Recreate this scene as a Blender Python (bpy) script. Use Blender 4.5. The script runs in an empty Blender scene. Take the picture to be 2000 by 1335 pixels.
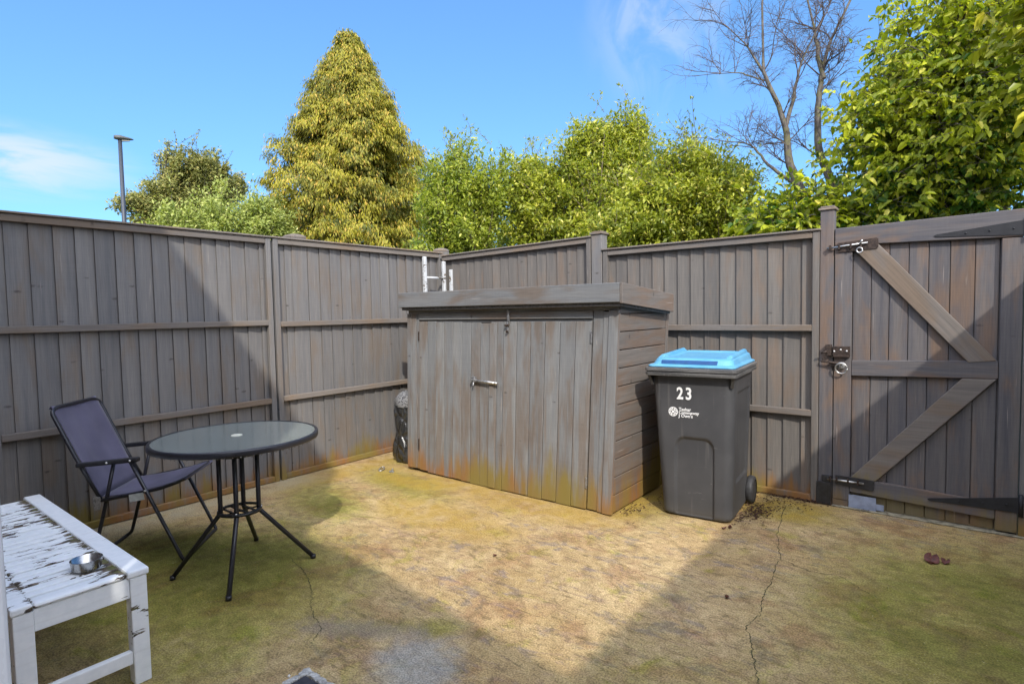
import bpy, bmesh, math, random
import numpy as np
from mathutils import Vector, Matrix
R = math.radians
scene = bpy.context.scene
col = scene.collection

# ------------------------------------------------------------------ camera
cam_d = bpy.data.cameras.new("Camera")
cam_d.lens = 20.1238; cam_d.sensor_width = 36; cam_d.clip_start = 0.02; cam_d.clip_end = 3000
cam = bpy.data.objects.new("camera", cam_d); col.objects.link(cam)
_vl = Vector(((1885-1000)/1117.988, -(592-667.5)/1117.988, -1)).normalized()      # cam-space direction of world +Y
_vr = -Vector(((-415-1000)/1117.988, -(636-667.5)/1117.988, -1)).normalized()     # cam-space direction of world +X
_vr = (_vr - _vl*_vr.dot(_vl)).normalized(); _vz = _vr.cross(_vl)
cam.matrix_world = Matrix.Translation((0, 0, 1.42)) @ Matrix((_vr, _vl, _vz)).to_4x4()
scene.camera = cam

# ------------------------------------------------------------------ sky, sun, exposure
SUN = Vector((0.586, -0.524, 0.619)).normalized()
EL = math.asin(SUN.z); AZ = math.atan2(SUN.x, SUN.y)
world = bpy.data.worlds.new("World"); scene.world = world; world.use_nodes = True
wn = world.node_tree.nodes; wl = world.node_tree.links
bg = wn['Background']; bg.inputs[1].default_value = 0.15
sky = wn.new('ShaderNodeTexSky'); sky.sky_type = 'NISHITA'; sky.sun_disc = False
sky.sun_elevation = EL; sky.sun_rotation = AZ
sky.air_density = 1.0; sky.dust_density = 0.5; sky.ozone_density = 4.0
gm = wn.new('ShaderNodeGamma'); gm.inputs[1].default_value = 0.66
wl.new(sky.outputs[0], gm.inputs[0])
tint = wn.new('ShaderNodeMix'); tint.data_type = 'RGBA'; tint.blend_type = 'MULTIPLY'; tint.inputs[0].default_value = 1
tint.inputs[7].default_value = (.60, .99, 1.41, 1)
wl.new(gm.outputs[0], tint.inputs[6])
tcw = wn.new('ShaderNodeTexCoord')
def cloud_patch(center, width, hx, scale, seed, thr):
    """a wisp of cirrus round one direction of the sky"""
    c = Vector(center).normalized()
    dot = wn.new('ShaderNodeVectorMath'); dot.operation = 'DISTANCE'
    sub = wn.new('ShaderNodeVectorMath'); sub.operation = 'SUBTRACT'; sub.inputs[1].default_value = c
    wl.new(tcw.outputs['Generated'], sub.inputs[0])
    mp = wn.new('ShaderNodeMapping'); mp.inputs['Scale'].default_value = (1, 1, hx)
    wl.new(sub.outputs[0], mp.inputs[0])
    ln = wn.new('ShaderNodeVectorMath'); ln.operation = 'LENGTH'; wl.new(mp.outputs[0], ln.inputs[0])
    fall = wn.new('ShaderNodeMapRange'); fall.interpolation_type = 'SMOOTHSTEP'
    fall.inputs[1].default_value = width; fall.inputs[2].default_value = width*0.25
    wl.new(ln.outputs['Value'], fall.inputs[0])
    mp2 = wn.new('ShaderNodeMapping'); mp2.inputs['Scale'].default_value = (scale[0], scale[1], scale[2]); mp2.inputs['Location'].default_value = (seed, seed, seed)
    mp2.inputs['Rotation'].default_value = (0, R(10), 0)
    wl.new(tcw.outputs['Generated'], mp2.inputs[0])
    no = wn.new('ShaderNodeTexNoise'); no.inputs['Scale'].default_value = 1; no.inputs['Detail'].default_value = 5; no.inputs['Roughness'].default_value = .55
    no.inputs['Distortion'].default_value = .8
    wl.new(mp2.outputs[0], no.inputs['Vector'])
    r = wn.new('ShaderNodeMapRange'); r.interpolation_type = 'SMOOTHSTEP'; r.inputs[1].default_value = thr; r.inputs[2].default_value = thr+.28
    wl.new(no.outputs[0], r.inputs[0])
    m = wn.new('ShaderNodeMath'); m.operation = 'MULTIPLY'; wl.new(fall.outputs[0], m.inputs[0]); wl.new(r.outputs[0], m.inputs[1])
    return m
c1 = cloud_patch((-.960, .175, .205), .185, 3.2, (6, 6, 30), 3.1, .38)
c2 = cloud_patch((-.345, .82, .44), .15, .8, (15, 9, 8), 7.4, .40)
csum = wn.new('ShaderNodeMath'); csum.operation = 'MAXIMUM'; wl.new(c1.outputs[0], csum.inputs[0])
c2m = wn.new('ShaderNodeMath'); c2m.operation = 'MULTIPLY'; c2m.inputs[1].default_value = .5; wl.new(c2.outputs[0], c2m.inputs[0])
wl.new(c2m.outputs[0], csum.inputs[1])
cf = wn.new('ShaderNodeMath'); cf.operation = 'MULTIPLY'; cf.inputs[1].default_value = .75; wl.new(csum.outputs[0], cf.inputs[0])
cmix = wn.new('ShaderNodeMix'); cmix.data_type = 'RGBA'
wl.new(cf.outputs[0], cmix.inputs[0]); wl.new(tint.outputs[2], cmix.inputs[6]); cmix.inputs[7].default_value = (2.7, 2.95, 3.3, 1)
# unseen bright cloud sheet added behind the viewer as fill, round the sun
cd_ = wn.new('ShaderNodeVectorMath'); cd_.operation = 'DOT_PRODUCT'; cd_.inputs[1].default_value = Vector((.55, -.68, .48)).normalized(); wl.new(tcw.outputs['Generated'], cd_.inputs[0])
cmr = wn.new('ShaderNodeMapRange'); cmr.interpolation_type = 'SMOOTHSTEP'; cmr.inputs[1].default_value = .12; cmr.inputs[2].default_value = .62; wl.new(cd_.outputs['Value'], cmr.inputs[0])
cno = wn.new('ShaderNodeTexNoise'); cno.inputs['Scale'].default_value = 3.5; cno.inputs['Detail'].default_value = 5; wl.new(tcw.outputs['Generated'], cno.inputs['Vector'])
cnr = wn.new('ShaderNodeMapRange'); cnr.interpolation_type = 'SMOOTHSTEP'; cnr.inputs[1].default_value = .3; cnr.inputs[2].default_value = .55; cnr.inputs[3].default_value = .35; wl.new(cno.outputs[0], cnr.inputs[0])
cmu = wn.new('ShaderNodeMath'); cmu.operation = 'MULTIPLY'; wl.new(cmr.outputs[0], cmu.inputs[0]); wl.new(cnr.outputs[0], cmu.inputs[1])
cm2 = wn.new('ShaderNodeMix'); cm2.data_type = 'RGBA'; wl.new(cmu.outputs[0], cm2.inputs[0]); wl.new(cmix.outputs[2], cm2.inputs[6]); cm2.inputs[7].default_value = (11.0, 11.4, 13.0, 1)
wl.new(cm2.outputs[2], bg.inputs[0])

sun_d = bpy.data.lights.new("Sun", 'SUN'); sun_d.energy = 2.1; sun_d.angle = R(0.9); sun_d.color = (1, .94, .85)
sun = bpy.data.objects.new("sun", sun_d); col.objects.link(sun)
sun.rotation_euler = SUN.to_track_quat('Z', 'Y').to_euler(); sun.location = (3, -3, 8)
scene.view_settings.view_transform = 'Standard'; scene.view_settings.look = 'None'
scene.view_settings.exposure = 1.05; scene.view_settings.gamma = 1
scene.render.engine = 'CYCLES'

# ------------------------------------------------------------------ helpers
rng = random.Random(11)
def tag(o, label=None, cat=None, group=None, kind=None):
    if label: o['label'] = label
    if cat: o['category'] = cat
    if group: o['group'] = group
    if kind: o['kind'] = kind
    return o
def empty(name, loc=(0, 0, 0), rz=0, label=None, cat=None, group=None):
    o = bpy.data.objects.new(name, None); col.objects.link(o)
    o.location = loc; o.rotation_euler = (0, 0, rz); o.empty_display_size = .1
    return tag(o, label, cat, group)

class MB:
    """collects shapes, builds ONE mesh object"""
    def __init__(s): s.v = []; s.f = []; s.r = []; s.sm = []
    def add(s, verts, faces, rnd=None, smooth=False, fn=None):
        o = len(s.v); rnd = rng.random() if rnd is None else rnd
        s.v += [tuple(fn(*p)) if fn else tuple(p) for p in verts]
        s.f += [tuple(i+o for i in f) for f in faces]; s.r += [rnd]*len(faces); s.sm += [smooth]*len(faces)
    def box(s, a, b, rnd=None, fn=None, M=None):
        (x0, y0, z0), (x1, y1, z1) = a, b
        v = [(x0,y0,z0),(x1,y0,z0),(x1,y1,z0),(x0,y1,z0),(x0,y0,z1),(x1,y0,z1),(x1,y1,z1),(x0,y1,z1)]
        if M: v = [tuple(M @ Vector(p)) for p in v]
        s.add(v, [(0,3,2,1),(4,5,6,7),(0,1,5,4),(1,2,6,5),(2,3,7,6),(3,0,4,7)], rnd, False, fn)
    def tube(s, pts, rad, n=10, rnd=None, caps=True, smooth=True):
        pts = [Vector(p) for p in pts]
        rs = rad if isinstance(rad, (list, tuple)) else [rad]*len(pts)
        t0 = (pts[1]-pts[0]).normalized(); up = Vector((0,0,1)) if abs(t0.z) < .9 else Vector((1,0,0))
        nn = t0.cross(up).normalized(); V = []
        for i, p in enumerate(pts):
            t = (pts[min(i+1, len(pts)-1)]-pts[max(i-1, 0)]).normalized()
            nn = (nn - t*nn.dot(t)).normalized(); bb = t.cross(nn)
            for k in range(n):
                a = 2*math.pi*k/n; V.append(tuple(p + (nn*math.cos(a)+bb*math.sin(a))*rs[i]))
        F = []
        for i in range(len(pts)-1):
            for k in range(n):
                F.append((i*n+k, i*n+(k+1) % n, (i+1)*n+(k+1) % n, (i+1)*n+k))
        s.add(V, F, rnd, smooth)
        if caps:
            o = len(s.v)-len(V); rr = s.r[-1]
            s.f += [tuple(o+k for k in reversed(range(n))), tuple(o+(len(pts)-1)*n+k for k in range(n))]; s.r += [rr]*2; s.sm += [False]*2
    def prism(s, poly, ext, rnd=None, fn=None):
        """poly: list of 3d points (planar), ext: extrusion vector"""
        n = len(poly); e = Vector(ext)
        v = [tuple(p) for p in poly]+[tuple(Vector(p)+e) for p in poly]
        f = [tuple(range(n)), tuple(reversed(range(n, 2*n)))]+[(i, i+n, (i+1) % n+n, (i+1) % n) for i in range(n)]
        s.add(v, f, rnd, False, fn)
    def lathe(s, prof, n=32, c=(0,0,0), rnd=None, smooth=True, M=None):
        V = []
        for r, z in prof:
            for k in range(n):
                a = 2*math.pi*k/n; p = Vector((r*math.cos(a), r*math.sin(a), z))
                if M: p = M @ p
                V.append((p.x+c[0], p.y+c[1], p.z+c[2]))
        F = [(i*n+k, i*n+(k+1) % n, (i+1)*n+(k+1) % n, (i+1)*n+k) for i in range(len(prof)-1) for k in range(n)]
        s.add(V, F, rnd, smooth)
    def build(s, name, mat, parent=None, bevel=0, loc=None, fixn=True):
        me = bpy.data.meshes.new(name); me.from_pydata(s.v, [], s.f); 
        if fixn:
            bm = bmesh.new(); bm.from_mesh(me); bmesh.ops.recalc_face_normals(bm, faces=bm.faces); bm.to_mesh(me); bm.free()
        at = me.attributes.new('rnd', 'FLOAT', 'FACE'); at.data.foreach_set('value', s.r)
        me.polygons.foreach_set('use_smooth', s.sm); me.materials.append(mat); me.update()
        o = bpy.data.objects.new(name, me); col.objects.link(o)
        if parent: o.parent = parent
        if loc: o.location = loc
        if bevel:
            b = o.modifiers.new('bevel', 'BEVEL'); b.width = bevel; b.segments = 2; b.limit_method = 'ANGLE'; b.angle_limit = R(40)
        return o
def part(name, mat, parent, shapes, bevel=0):
    m = MB(); shapes(m); return m.build(name, mat, parent, bevel)
def smooth_path(pts, rad, seg=5):
    """round the corners of a polyline (bent metal tube)"""
    pts = [Vector(p) for p in pts]; out = [pts[0]]
    for i in range(1, len(pts)-1):
        a, b, c = pts[i-1], pts[i], pts[i+1]
        r = min(rad, (a-b).length*.45, (c-b).length*.45)
        p, q = b+(a-b).normalized()*r, b+(c-b).normalized()*r
        for k in range(seg+1):
            t = k/seg; out.append(p*(1-t)**2+b*2*t*(1-t)+q*t*t)
    return out+[pts[-1]]

# ------------------------------------------------------------------ materials
class NT:
    def __init__(s, name):
        s.m = bpy.data.materials.new(name); s.m.use_nodes = True
        s.n = s.m.node_tree.nodes; s.l = s.m.node_tree.links; s.p = s.n['Principled BSDF']
        s.geo = s.n.new('ShaderNodeNewGeometry'); s.tc = s.n.new('ShaderNodeTexCoord')
    def lk(s, a, b): s.l.new(a, b)
    def mapping(s, src, scale=(1,1,1), loc=(0,0,0), rot=(0,0,0)):
        m = s.n.new('ShaderNodeMapping'); m.inputs['Scale'].default_value = scale; m.inputs['Location'].default_value = loc; m.inputs['Rotation'].default_value = rot
        s.lk(src, m.inputs[0]); return m.outputs[0]
    def noise(s, vec, scale=1, detail=4, rough=.5, dist=0):
        t = s.n.new('ShaderNodeTexNoise'); t.inputs['Scale'].default_value = scale; t.inputs['Detail'].default_value = detail
        t.inputs['Roughness'].default_value = rough; t.inputs['Distortion'].default_value = dist
        if vec: s.lk(vec, t.inputs['Vector'])
        return t.outputs[0]
    def voro(s, vec, scale=1, feature='F1'):
        t = s.n.new('ShaderNodeTexVoronoi'); t.feature = feature; t.inputs['Scale'].default_value = scale; s.lk(vec, t.inputs['Vector'])
        return t.outputs['Distance']
    def ramp(s, v, a, b, lo=0., hi=1., smooth=True):
        m = s.n.new('ShaderNodeMapRange'); m.interpolation_type = 'SMOOTHSTEP' if smooth else 'LINEAR'
        for i, x in enumerate((a, b, lo, hi)): m.inputs[i+1].default_value = x
        s.lk(v, m.inputs[0]); return m.outputs[0]
    def math(s, op, a, b=None, c=None):
        m = s.n.new('ShaderNodeMath'); m.operation = op
        for i, x in enumerate((a, b, c)):
            if x is None: continue
            if isinstance(x, (int, float)): m.inputs[i].default_value = x
            else: s.lk(x, m.inputs[i])
        return m.outputs[0]
    def mix(s, f, a, b, blend='MIX'):
        m = s.n.new('ShaderNodeMix'); m.data_type = 'RGBA'; m.blend_type = blend
        for i, x in ((0, f), (6, a), (7, b)):
            if isinstance(x, (int, float)): m.inputs[i].default_value = x
            elif isinstance(x, tuple): m.inputs[i].default_value = (*x, 1) if len(x) == 3 else x
            else: s.lk(x, m.inputs[i])
        return m.outputs[2]
    def attr(s, name='rnd'):
        a = s.n.new('ShaderNodeAttribute'); a.attribute_name = name; return a.outputs['Fac']
    def bump(s, h, strength=.3, dist=.01):
        b = s.n.new('ShaderNodeBump'); b.inputs['Strength'].default_value = strength; b.inputs['Distance'].default_value = dist
        s.lk(h, b.inputs['Height']); s.lk(b.outputs[0], s.p.inputs['Normal'])
    def sep(s, v):
        x = s.n.new('ShaderNodeSeparateXYZ'); s.lk(v, x.inputs[0]); return x.outputs
    def col(s, c): 
        if isinstance(c, tuple): s.p.inputs['Base Color'].default_value = (*c, 1)
        else: s.lk(c, s.p.inputs['Base Color'])
    def rough(s, v):
        if isinstance(v, (int, float)): s.p.inputs['Roughness'].default_value = v
        else: s.lk(v, s.p.inputs['Roughness'])
    def spec(s, v): s.p.inputs['Specular IOR Level'].default_value = v

def wood(name, grain, A, B, brown, brown_thr=.56, stain=(.17, .09), stain_top=.22, stain_amt=.9, rough=.78, drips=0):
    t = NT(name)
    k = {'x': (1.1, 26, 26), 'y': (26, 1.1, 26), 'z': (26, 26, 1.1)}[grain]
    rnd = t.attr()
    off = t.n.new('ShaderNodeCombineXYZ'); t.lk(t.math('MULTIPLY', rnd, 37.), off.inputs[0]); t.lk(t.math('MULTIPLY', rnd, 11.), off.inputs[2])
    va = t.n.new('ShaderNodeVectorMath'); va.operation = 'ADD'; t.lk(t.tc.outputs['Object'], va.inputs[0]); t.lk(off.outputs[0], va.inputs[1])
    P = va.outputs[0]
    streak = t.noise(t.mapping(P, k), 1, 5, .6)
    fine = t.noise(t.mapping(P, tuple(x*5 for x in k)), 1, 3, .6)
    big = t.noise(t.mapping(P, tuple((2.2 if x < 2 else 9) for x in k)), 1, 4, .55, .4)
    mid = t.noise(t.tc.outputs['Object'], 1.7, 3, .5)
    c = t.mix(t.ramp(streak, .2, .82), A, B)
    c = t.mix(t.ramp(t.math('ADD', big, t.math('MULTIPLY', t.math('SUBTRACT', mid, .5), .5)), brown_thr-.1, brown_thr+.16), c, brown)
    if drips:      # vertical runs where the paint has thinned
        dn = t.noise(t.mapping(P, (15, 15, .7)), 1, 3, .6)
        zz = t.sep(t.geo.outputs['Position'])[2]
        f = t.math('MULTIPLY', t.ramp(dn, .47, .58), t.ramp(t.math('ADD', zz, t.math('MULTIPLY', dn, .9)), 1.5, 1.15))
        c = t.mix(t.math('MULTIPLY', f, drips), c, brown)
    c = t.mix(1, c, t.mix(rnd, (.90, .90, .91), (1.08, 1.07, 1.06)), 'MULTIPLY')
    c = t.mix(t.ramp(fine, .3, .72), t.mix(1, c, (.90, .90, .90), 'MULTIPLY'), t.mix(1, c, (1.08, 1.07, 1.06), 'MULTIPLY'))
    saw = t.noise(t.mapping(t.tc.outputs['Object'], {'x': (170, 3, 3), 'y': (3, 170, 3), 'z': (3, 3, 170)}[grain]), 1, 2, .5)
    c = t.mix(t.ramp(saw, .3, .7), t.mix(1, c, (.975, .975, .975), 'MULTIPLY'), t.mix(1, c, (1.02, 1.02, 1.02), 'MULTIPLY'))
    # knots: small dark ovals, pale scratches
    kk = {'x': (7, 4, 4), 'y': (4, 7, 4), 'z': (4.0, 4.0, 9)}[grain]
    kn = t.math('ADD', t.voro(t.mapping(P, kk), 1), t.math('MULTIPLY', t.math('SUBTRACT', t.noise(P, 60, 3, .7), .5), .16))
    c = t.mix(t.ramp(kn, .11, .02, 0, .7), c, (.055, .045, .04))
    sc = t.noise(t.mapping(P, tuple(x*2.4 for x in k)), 1, 2, .5)
    c = t.mix(t.math('MULTIPLY', t.ramp(sc, .70, .76), .5), c, (.36, .31, .27))
    # rust-brown damp and green growth creeping up from the ground
    z = t.sep(t.geo.outputs['Position'])[2]
    n1 = t.noise(t.mapping(t.geo.outputs['Position'], (14, 14, 1.6)), 1, 5, .65)
    n2 = t.noise(t.mapping(t.geo.outputs['Position'], (1.5, 1.5, .6)), 1, 3, .6)
    h = t.math('SUBTRACT', z, t.math('MULTIPLY', t.math('SUBTRACT', t.math('ADD', n1, n2), 1.), stain_top*2.4))
    f1 = t.ramp(h, stain_top, stain_top*.1, 0, stain_amt)
    c = t.mix(f1, c, t.mix(t.ramp(n2, .42, .58), (.25, .115, .032), (.20, .15, .03)))
    t.col(c); t.rough(rough); t.spec(.25)
    t.bump(t.math('ADD', t.math('MULTIPLY', fine, .5), streak), .35, .004)
    return t.m

GA, GB, BR = (.140, .139, .140), (.200, .190, .178), (.178, .152, .128)
W = {g: wood('fence_wood_'+g, g, GA, GB, BR) for g in 'xyz'}
WB = {g: wood('brown_fence_wood_'+g, g, (.114, .107, .100), (.166, .150, .132), (.160, .126, .100), .55, stain_top=.18) for g in 'xyz'}
WG = {g: wood('gate_wood_'+g, g, (.085, .084, .094), (.148, .134, .126), (.165, .115, .085), stain_top=.14, stain_amt=.5) for g in 'xyz'}
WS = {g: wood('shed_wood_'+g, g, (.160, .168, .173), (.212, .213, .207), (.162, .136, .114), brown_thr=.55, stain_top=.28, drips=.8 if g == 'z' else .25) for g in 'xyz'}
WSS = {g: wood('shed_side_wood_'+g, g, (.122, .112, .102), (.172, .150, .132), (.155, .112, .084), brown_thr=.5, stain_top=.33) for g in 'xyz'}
WR = {g: wood('rail_wood_'+g, g, (.145, .13, .118), (.205, .180, .155), (.185, .142, .105), brown_thr=.5) for g in 'xyz'}

def simple(name, c, rough=.5, metal=0, var=.15, scale=30, spec=.5, bump=0):
    t = NT(name); n = t.noise(t.tc.outputs['Object'], scale, 4, .6)
    a = tuple(x*(1-var) for x in c); b = tuple(min(1, x*(1+var)) for x in c)
    t.col(t.mix(t.ramp(n, .3, .7), a, b)); t.rough(t.ramp(n, .2, .8, max(0, rough-.08), min(1, rough+.08))); t.spec(spec)
    t.p.inputs['Metallic'].default_value = metal
    if bump: t.bump(n, bump, .003)
    return t.m
black_metal = simple('black_painted_metal', (.018, .018, .02), .42, 0, .3)
hinge_metal = simple('black_hinge_iron', (.016, .016, .018), .55, 0, .3, 25, .4, .2)
tube_metal = simple('dark_tube_metal', (.020, .020, .025), .34, 0, .12, 40, .5)
rust_metal = simple('dark_rusty_metal', (.05, .035, .028), .6, .4, .5, 60, .4, .3)
steel = simple('worn_steel', (.55, .54, .52), .35, .9, .25, 50)
dull_steel = simple('dull_galvanised_steel', (.36, .36, .36), .45, .8, .35, 70)
plate_steel = simple('blue_grey_metal_plate', (.28, .33, .45), .4, .3, .2, 14)
white_fix = simple('pale_fixing', (.75, .74, .72), .4)
bin_grey = None
def bin_plastic():
    t = NT('dark_grey_bin_plastic'); P = t.tc.outputs['Object']
    n = t.noise(P, 3, 4, .6); f = t.noise(P, 180, 2, .5)
    sp = t.voro(P, 22); sn = t.noise(P, 9, 2)
    c = t.mix(t.ramp(n, .3, .7), (.042, .043, .046), (.058, .058, .060))
    c = t.mix(t.math('MULTIPLY', t.ramp(sp, .07, .03), t.ramp(sn, .5, .6)), c, (.22, .21, .2))
    z = t.sep(t.geo.outputs['Position'])[2]
    c = t.mix(t.ramp(t.math('ADD', z, t.math('MULTIPLY', n, .2)), .22, .02, 0, .4), c, (.11, .098, .08))
    st = t.noise(t.mapping(P, (30, 30, 1.5)), 1, 3)
    c = t.mix(t.math('MULTIPLY', t.ramp(st, .58, .74), .4), c, (.13, .125, .118))
    scf = t.noise(t.mapping(P, (9, 9, 60), rot=(R(20), R(15), 0)), 1, 4, .7); c = t.mix(t.math('MULTIPLY', t.ramp(scf, .66, .72), .5), c, (.17, .165, .16))
    t.col(c); t.rough(t.ramp(n, .2, .8, .42, .56)); t.spec(.45); t.bump(f, .12, .002); return t.m
bin_grey = bin_plastic()
def rim_plastic():
    t = NT('weathered_rim_plastic'); P = t.tc.outputs['Object']
    n = t.noise(t.mapping(P, (3, 3, 60)), 1, 4, .6); g = t.noise(P, 70, 3, .6)
    c = t.mix(t.ramp(n, .35, .65), (.055, .055, .055), (.13, .127, .122)); c = t.mix(t.math('MULTIPLY', t.ramp(g, .55, .7), .5), c, (.2, .19, .18))
    t.col(c); t.rough(.5); return t.m
rim_grey = rim_plastic()
def blue_plastic():
    t = NT('sky_blue_lid_plastic'); n = t.noise(t.tc.outputs['Object'], 6, 4, .6); g = t.noise(t.tc.outputs['Object'], 60, 3, .6)
    c = t.mix(t.ramp(n, .3, .7), (.085, .30, .50), (.13, .37, .56)); c = t.mix(t.math('MULTIPLY', t.ramp(g, .6, .75), .25), c, (.30, .38, .42))
    t.col(c); t.rough(.33); return t.m
lid_blue = blue_plastic()
white_print = simple('white_print', (.72, .72, .70), .5, 0, .06)
def white_paint(name='peeling_white_paint', flake=.63, joint=0., dim=1.):
    t = NT(name); P = t.tc.outputs['Object']
    n = t.noise(t.mapping(P, (34, 8, 34)), 1, 5, .65, .4); big = t.noise(P, 3.2, 3, .6)
    d = t.noise(P, 28, 4, .6)
    c = t.mix(t.ramp(d, .3, .75), tuple(dim*x for x in (.76, .79, .80)), tuple(dim*x for x in (.84, .86, .86)))
    st = t.noise(t.mapping(P, (60, 4, 60)), 1, 3)
    c = t.mix(t.math('MULTIPLY', t.ramp(st, .55, .75), .18), c, (.50, .49, .44))
    yy = t.sep(P)[1]; jn = t.math('MAXIMUM', t.ramp(t.math('ABSOLUTE', t.math('SUBTRACT', yy, .122)), .05, .0, 0, joint), t.ramp(t.math('ABSOLUTE', t.math('ADD', yy, .155)), .03, .0, 0, joint*.8))
    n = t.math('ADD', n, jn)
    f = t.ramp(t.math('ADD', n, t.math('MULTIPLY', t.math('SUBTRACT', big, .5), .55)), flake, flake+.02)
    wn_ = t.noise(P, 40, 3, .6)
    c = t.mix(f, c, t.mix(t.ramp(wn_, .4, .6), (.05, .038, .028), (.16, .12, .08)))
    mossy = t.ramp(t.math('ADD', n, t.math('MULTIPLY', big, .3)), .82, .88)
    c = t.mix(mossy, c, (.11, .11, .03))
    t.col(c); t.rough(t.math('ADD', t.math('MULTIPLY', f, .35), .42))
    t.bump(t.math('SUBTRACT', 1., f), .5, .003); return t.m
bench_white = white_paint('peeling_white_bench_paint', .566, .18)
bench_leg_white = white_paint('white_bench_leg_paint', .68)
ladder_white = white_paint('flaking_white_ladder_paint', .60, 0., .62)
upvc = simple('white_upvc', (.80, .82, .85), .3, 0, .03, 5)
def fabric(name, c):
    t = NT(name); P = t.tc.outputs['Object']
    w = t.noise(P, 420, 2, .5); n = t.noise(P, 5, 3, .5)
    k = t.mix(t.ramp(n, .3, .7), tuple(x*.85 for x in c), tuple(x*1.15 for x in c))
    k = t.mix(t.ramp(w, .3, .7), t.mix(1, k, (.82, .82, .82), 'MULTIPLY'), k); t.col(k); t.rough(.85); t.spec(.2); t.bump(w, .2, .001)
    t.p.inputs['Sheen Weight'].default_value = .15; return t.m
navy = fabric('faded_purple_navy_canvas', (.108, .100, .148))
def glass_top():
    t = NT('obscured_table_glass'); P = t.tc.outputs['Object']
    n = t.noise(P, 45, 4, .65); big = t.noise(P, 4, 3, .6); sp = t.voro(P, 30)
    c = t.mix(t.ramp(big, .3, .7), (.285, .325, .30), (.325, .365, .335))
    # dried run marks and settled dust
    w1 = t.noise(t.mapping(P, (2, 34, 2), rot=(0, 0, R(14))), 1, 3, .6, .3)
    c = t.mix(t.math('MULTIPLY', t.ramp(w1, .66, .74), .3), c, (.47, .50, .46))
    c = t.mix(t.ramp(sp, .05, .03, 0, .3), c, (.5, .5, .45))
    t.col(c); t.rough(t.ramp(big, .3, .7, .10, .18)); t.p.inputs['IOR'].default_value = 1.5
    t.p.inputs['Transmission Weight'].default_value = .5; t.bump(n, .04, .001); return t.m
table_glass = glass_top()
clear = NT('water'); clear.col((.95, .97, 1)); clear.rough(.02); clear.p.inputs['Transmission Weight'].default_value = 1; clear.p.inputs['IOR'].default_value = 1.33; clear = clear.m
def sack_plastic():
    t = NT('black_plastic_sack'); P = t.tc.outputs['Object']; n = t.noise(P, 9, 4, .6, .6); v = t.n.new('ShaderNodeTexVoronoi'); v.feature = 'DISTANCE_TO_EDGE'; v.inputs['Scale'].default_value = 1; t.lk(t.mapping(P, (13, 13, 7)), v.inputs['Vector'])
    t.col(t.mix(n, (.02, .021, .023), (.038, .04, .042))); t.rough(.26); t.spec(.7); t.bump(t.math('ADD', t.ramp(v.outputs['Distance'], 0, .3), n), .6, .03); return t.m
sack_black = sack_plastic()
def sack_print():
    t = NT('mottled_sack_lining'); P = t.tc.outputs['Object']
    v = t.voro(t.mapping(P, (1, 1, 1)), 55); n = t.noise(P, 60, 3, .6)
    t.col(t.mix(t.ramp(t.math('ADD', v, t.math('MULTIPLY', n, .5)), .55, .72), (.025, .025, .03), (.17, .17, .17))); t.rough(.5); return t.m
sack_lining = sack_print()
def brick_wall():
    t = NT('brick'); b = t.n.new('ShaderNodeTexBrick'); b.inputs['Scale'].default_value = 1
    b.inputs['Brick Width'].default_value = .225; b.inputs['Row Height'].default_value = .075; b.inputs['Mortar Size'].default_value = .01
    b.inputs['Color1'].default_value = (.30, .14, .09, 1); b.inputs['Color2'].default_value = (.24, .12, .08, 1); b.inputs['Mortar'].default_value = (.35, .32, .28, 1)
    t.lk(t.mapping(t.tc.outputs['Object'], rot=(R(90), 0, 0)), b.inputs['Vector']); t.col(b.outputs[0]); t.rough(.85); return t.m
brick = brick_wall()
roof_tile = simple('roof_tile', (.12, .07, .055), .8, 0, .3, 12)
concrete_pale = simple('pale_broken_mortar', (.40, .39, .36), .9, 0, .35, 60, .3, .6)
drain_dark = simple('dark_drain_plate', (.035, .034, .04), .6, 0, .4, 40, .4, .3)
crack_dark = simple('dark_crack', (.06, .06, .032), .95, 0, .5, 30, .1)
soil_dark = simple('dark_damp_litter', (.05, .022, .015), .8, 0, .6, 80, .3)
leaf_dead = simple('dead_red_brown_leaf', (.11, .035, .025), .6, 0, .4, 60)
pebble_white = simple('pale_pebble', (.7, .66, .58), .7, 0, .1)

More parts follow.
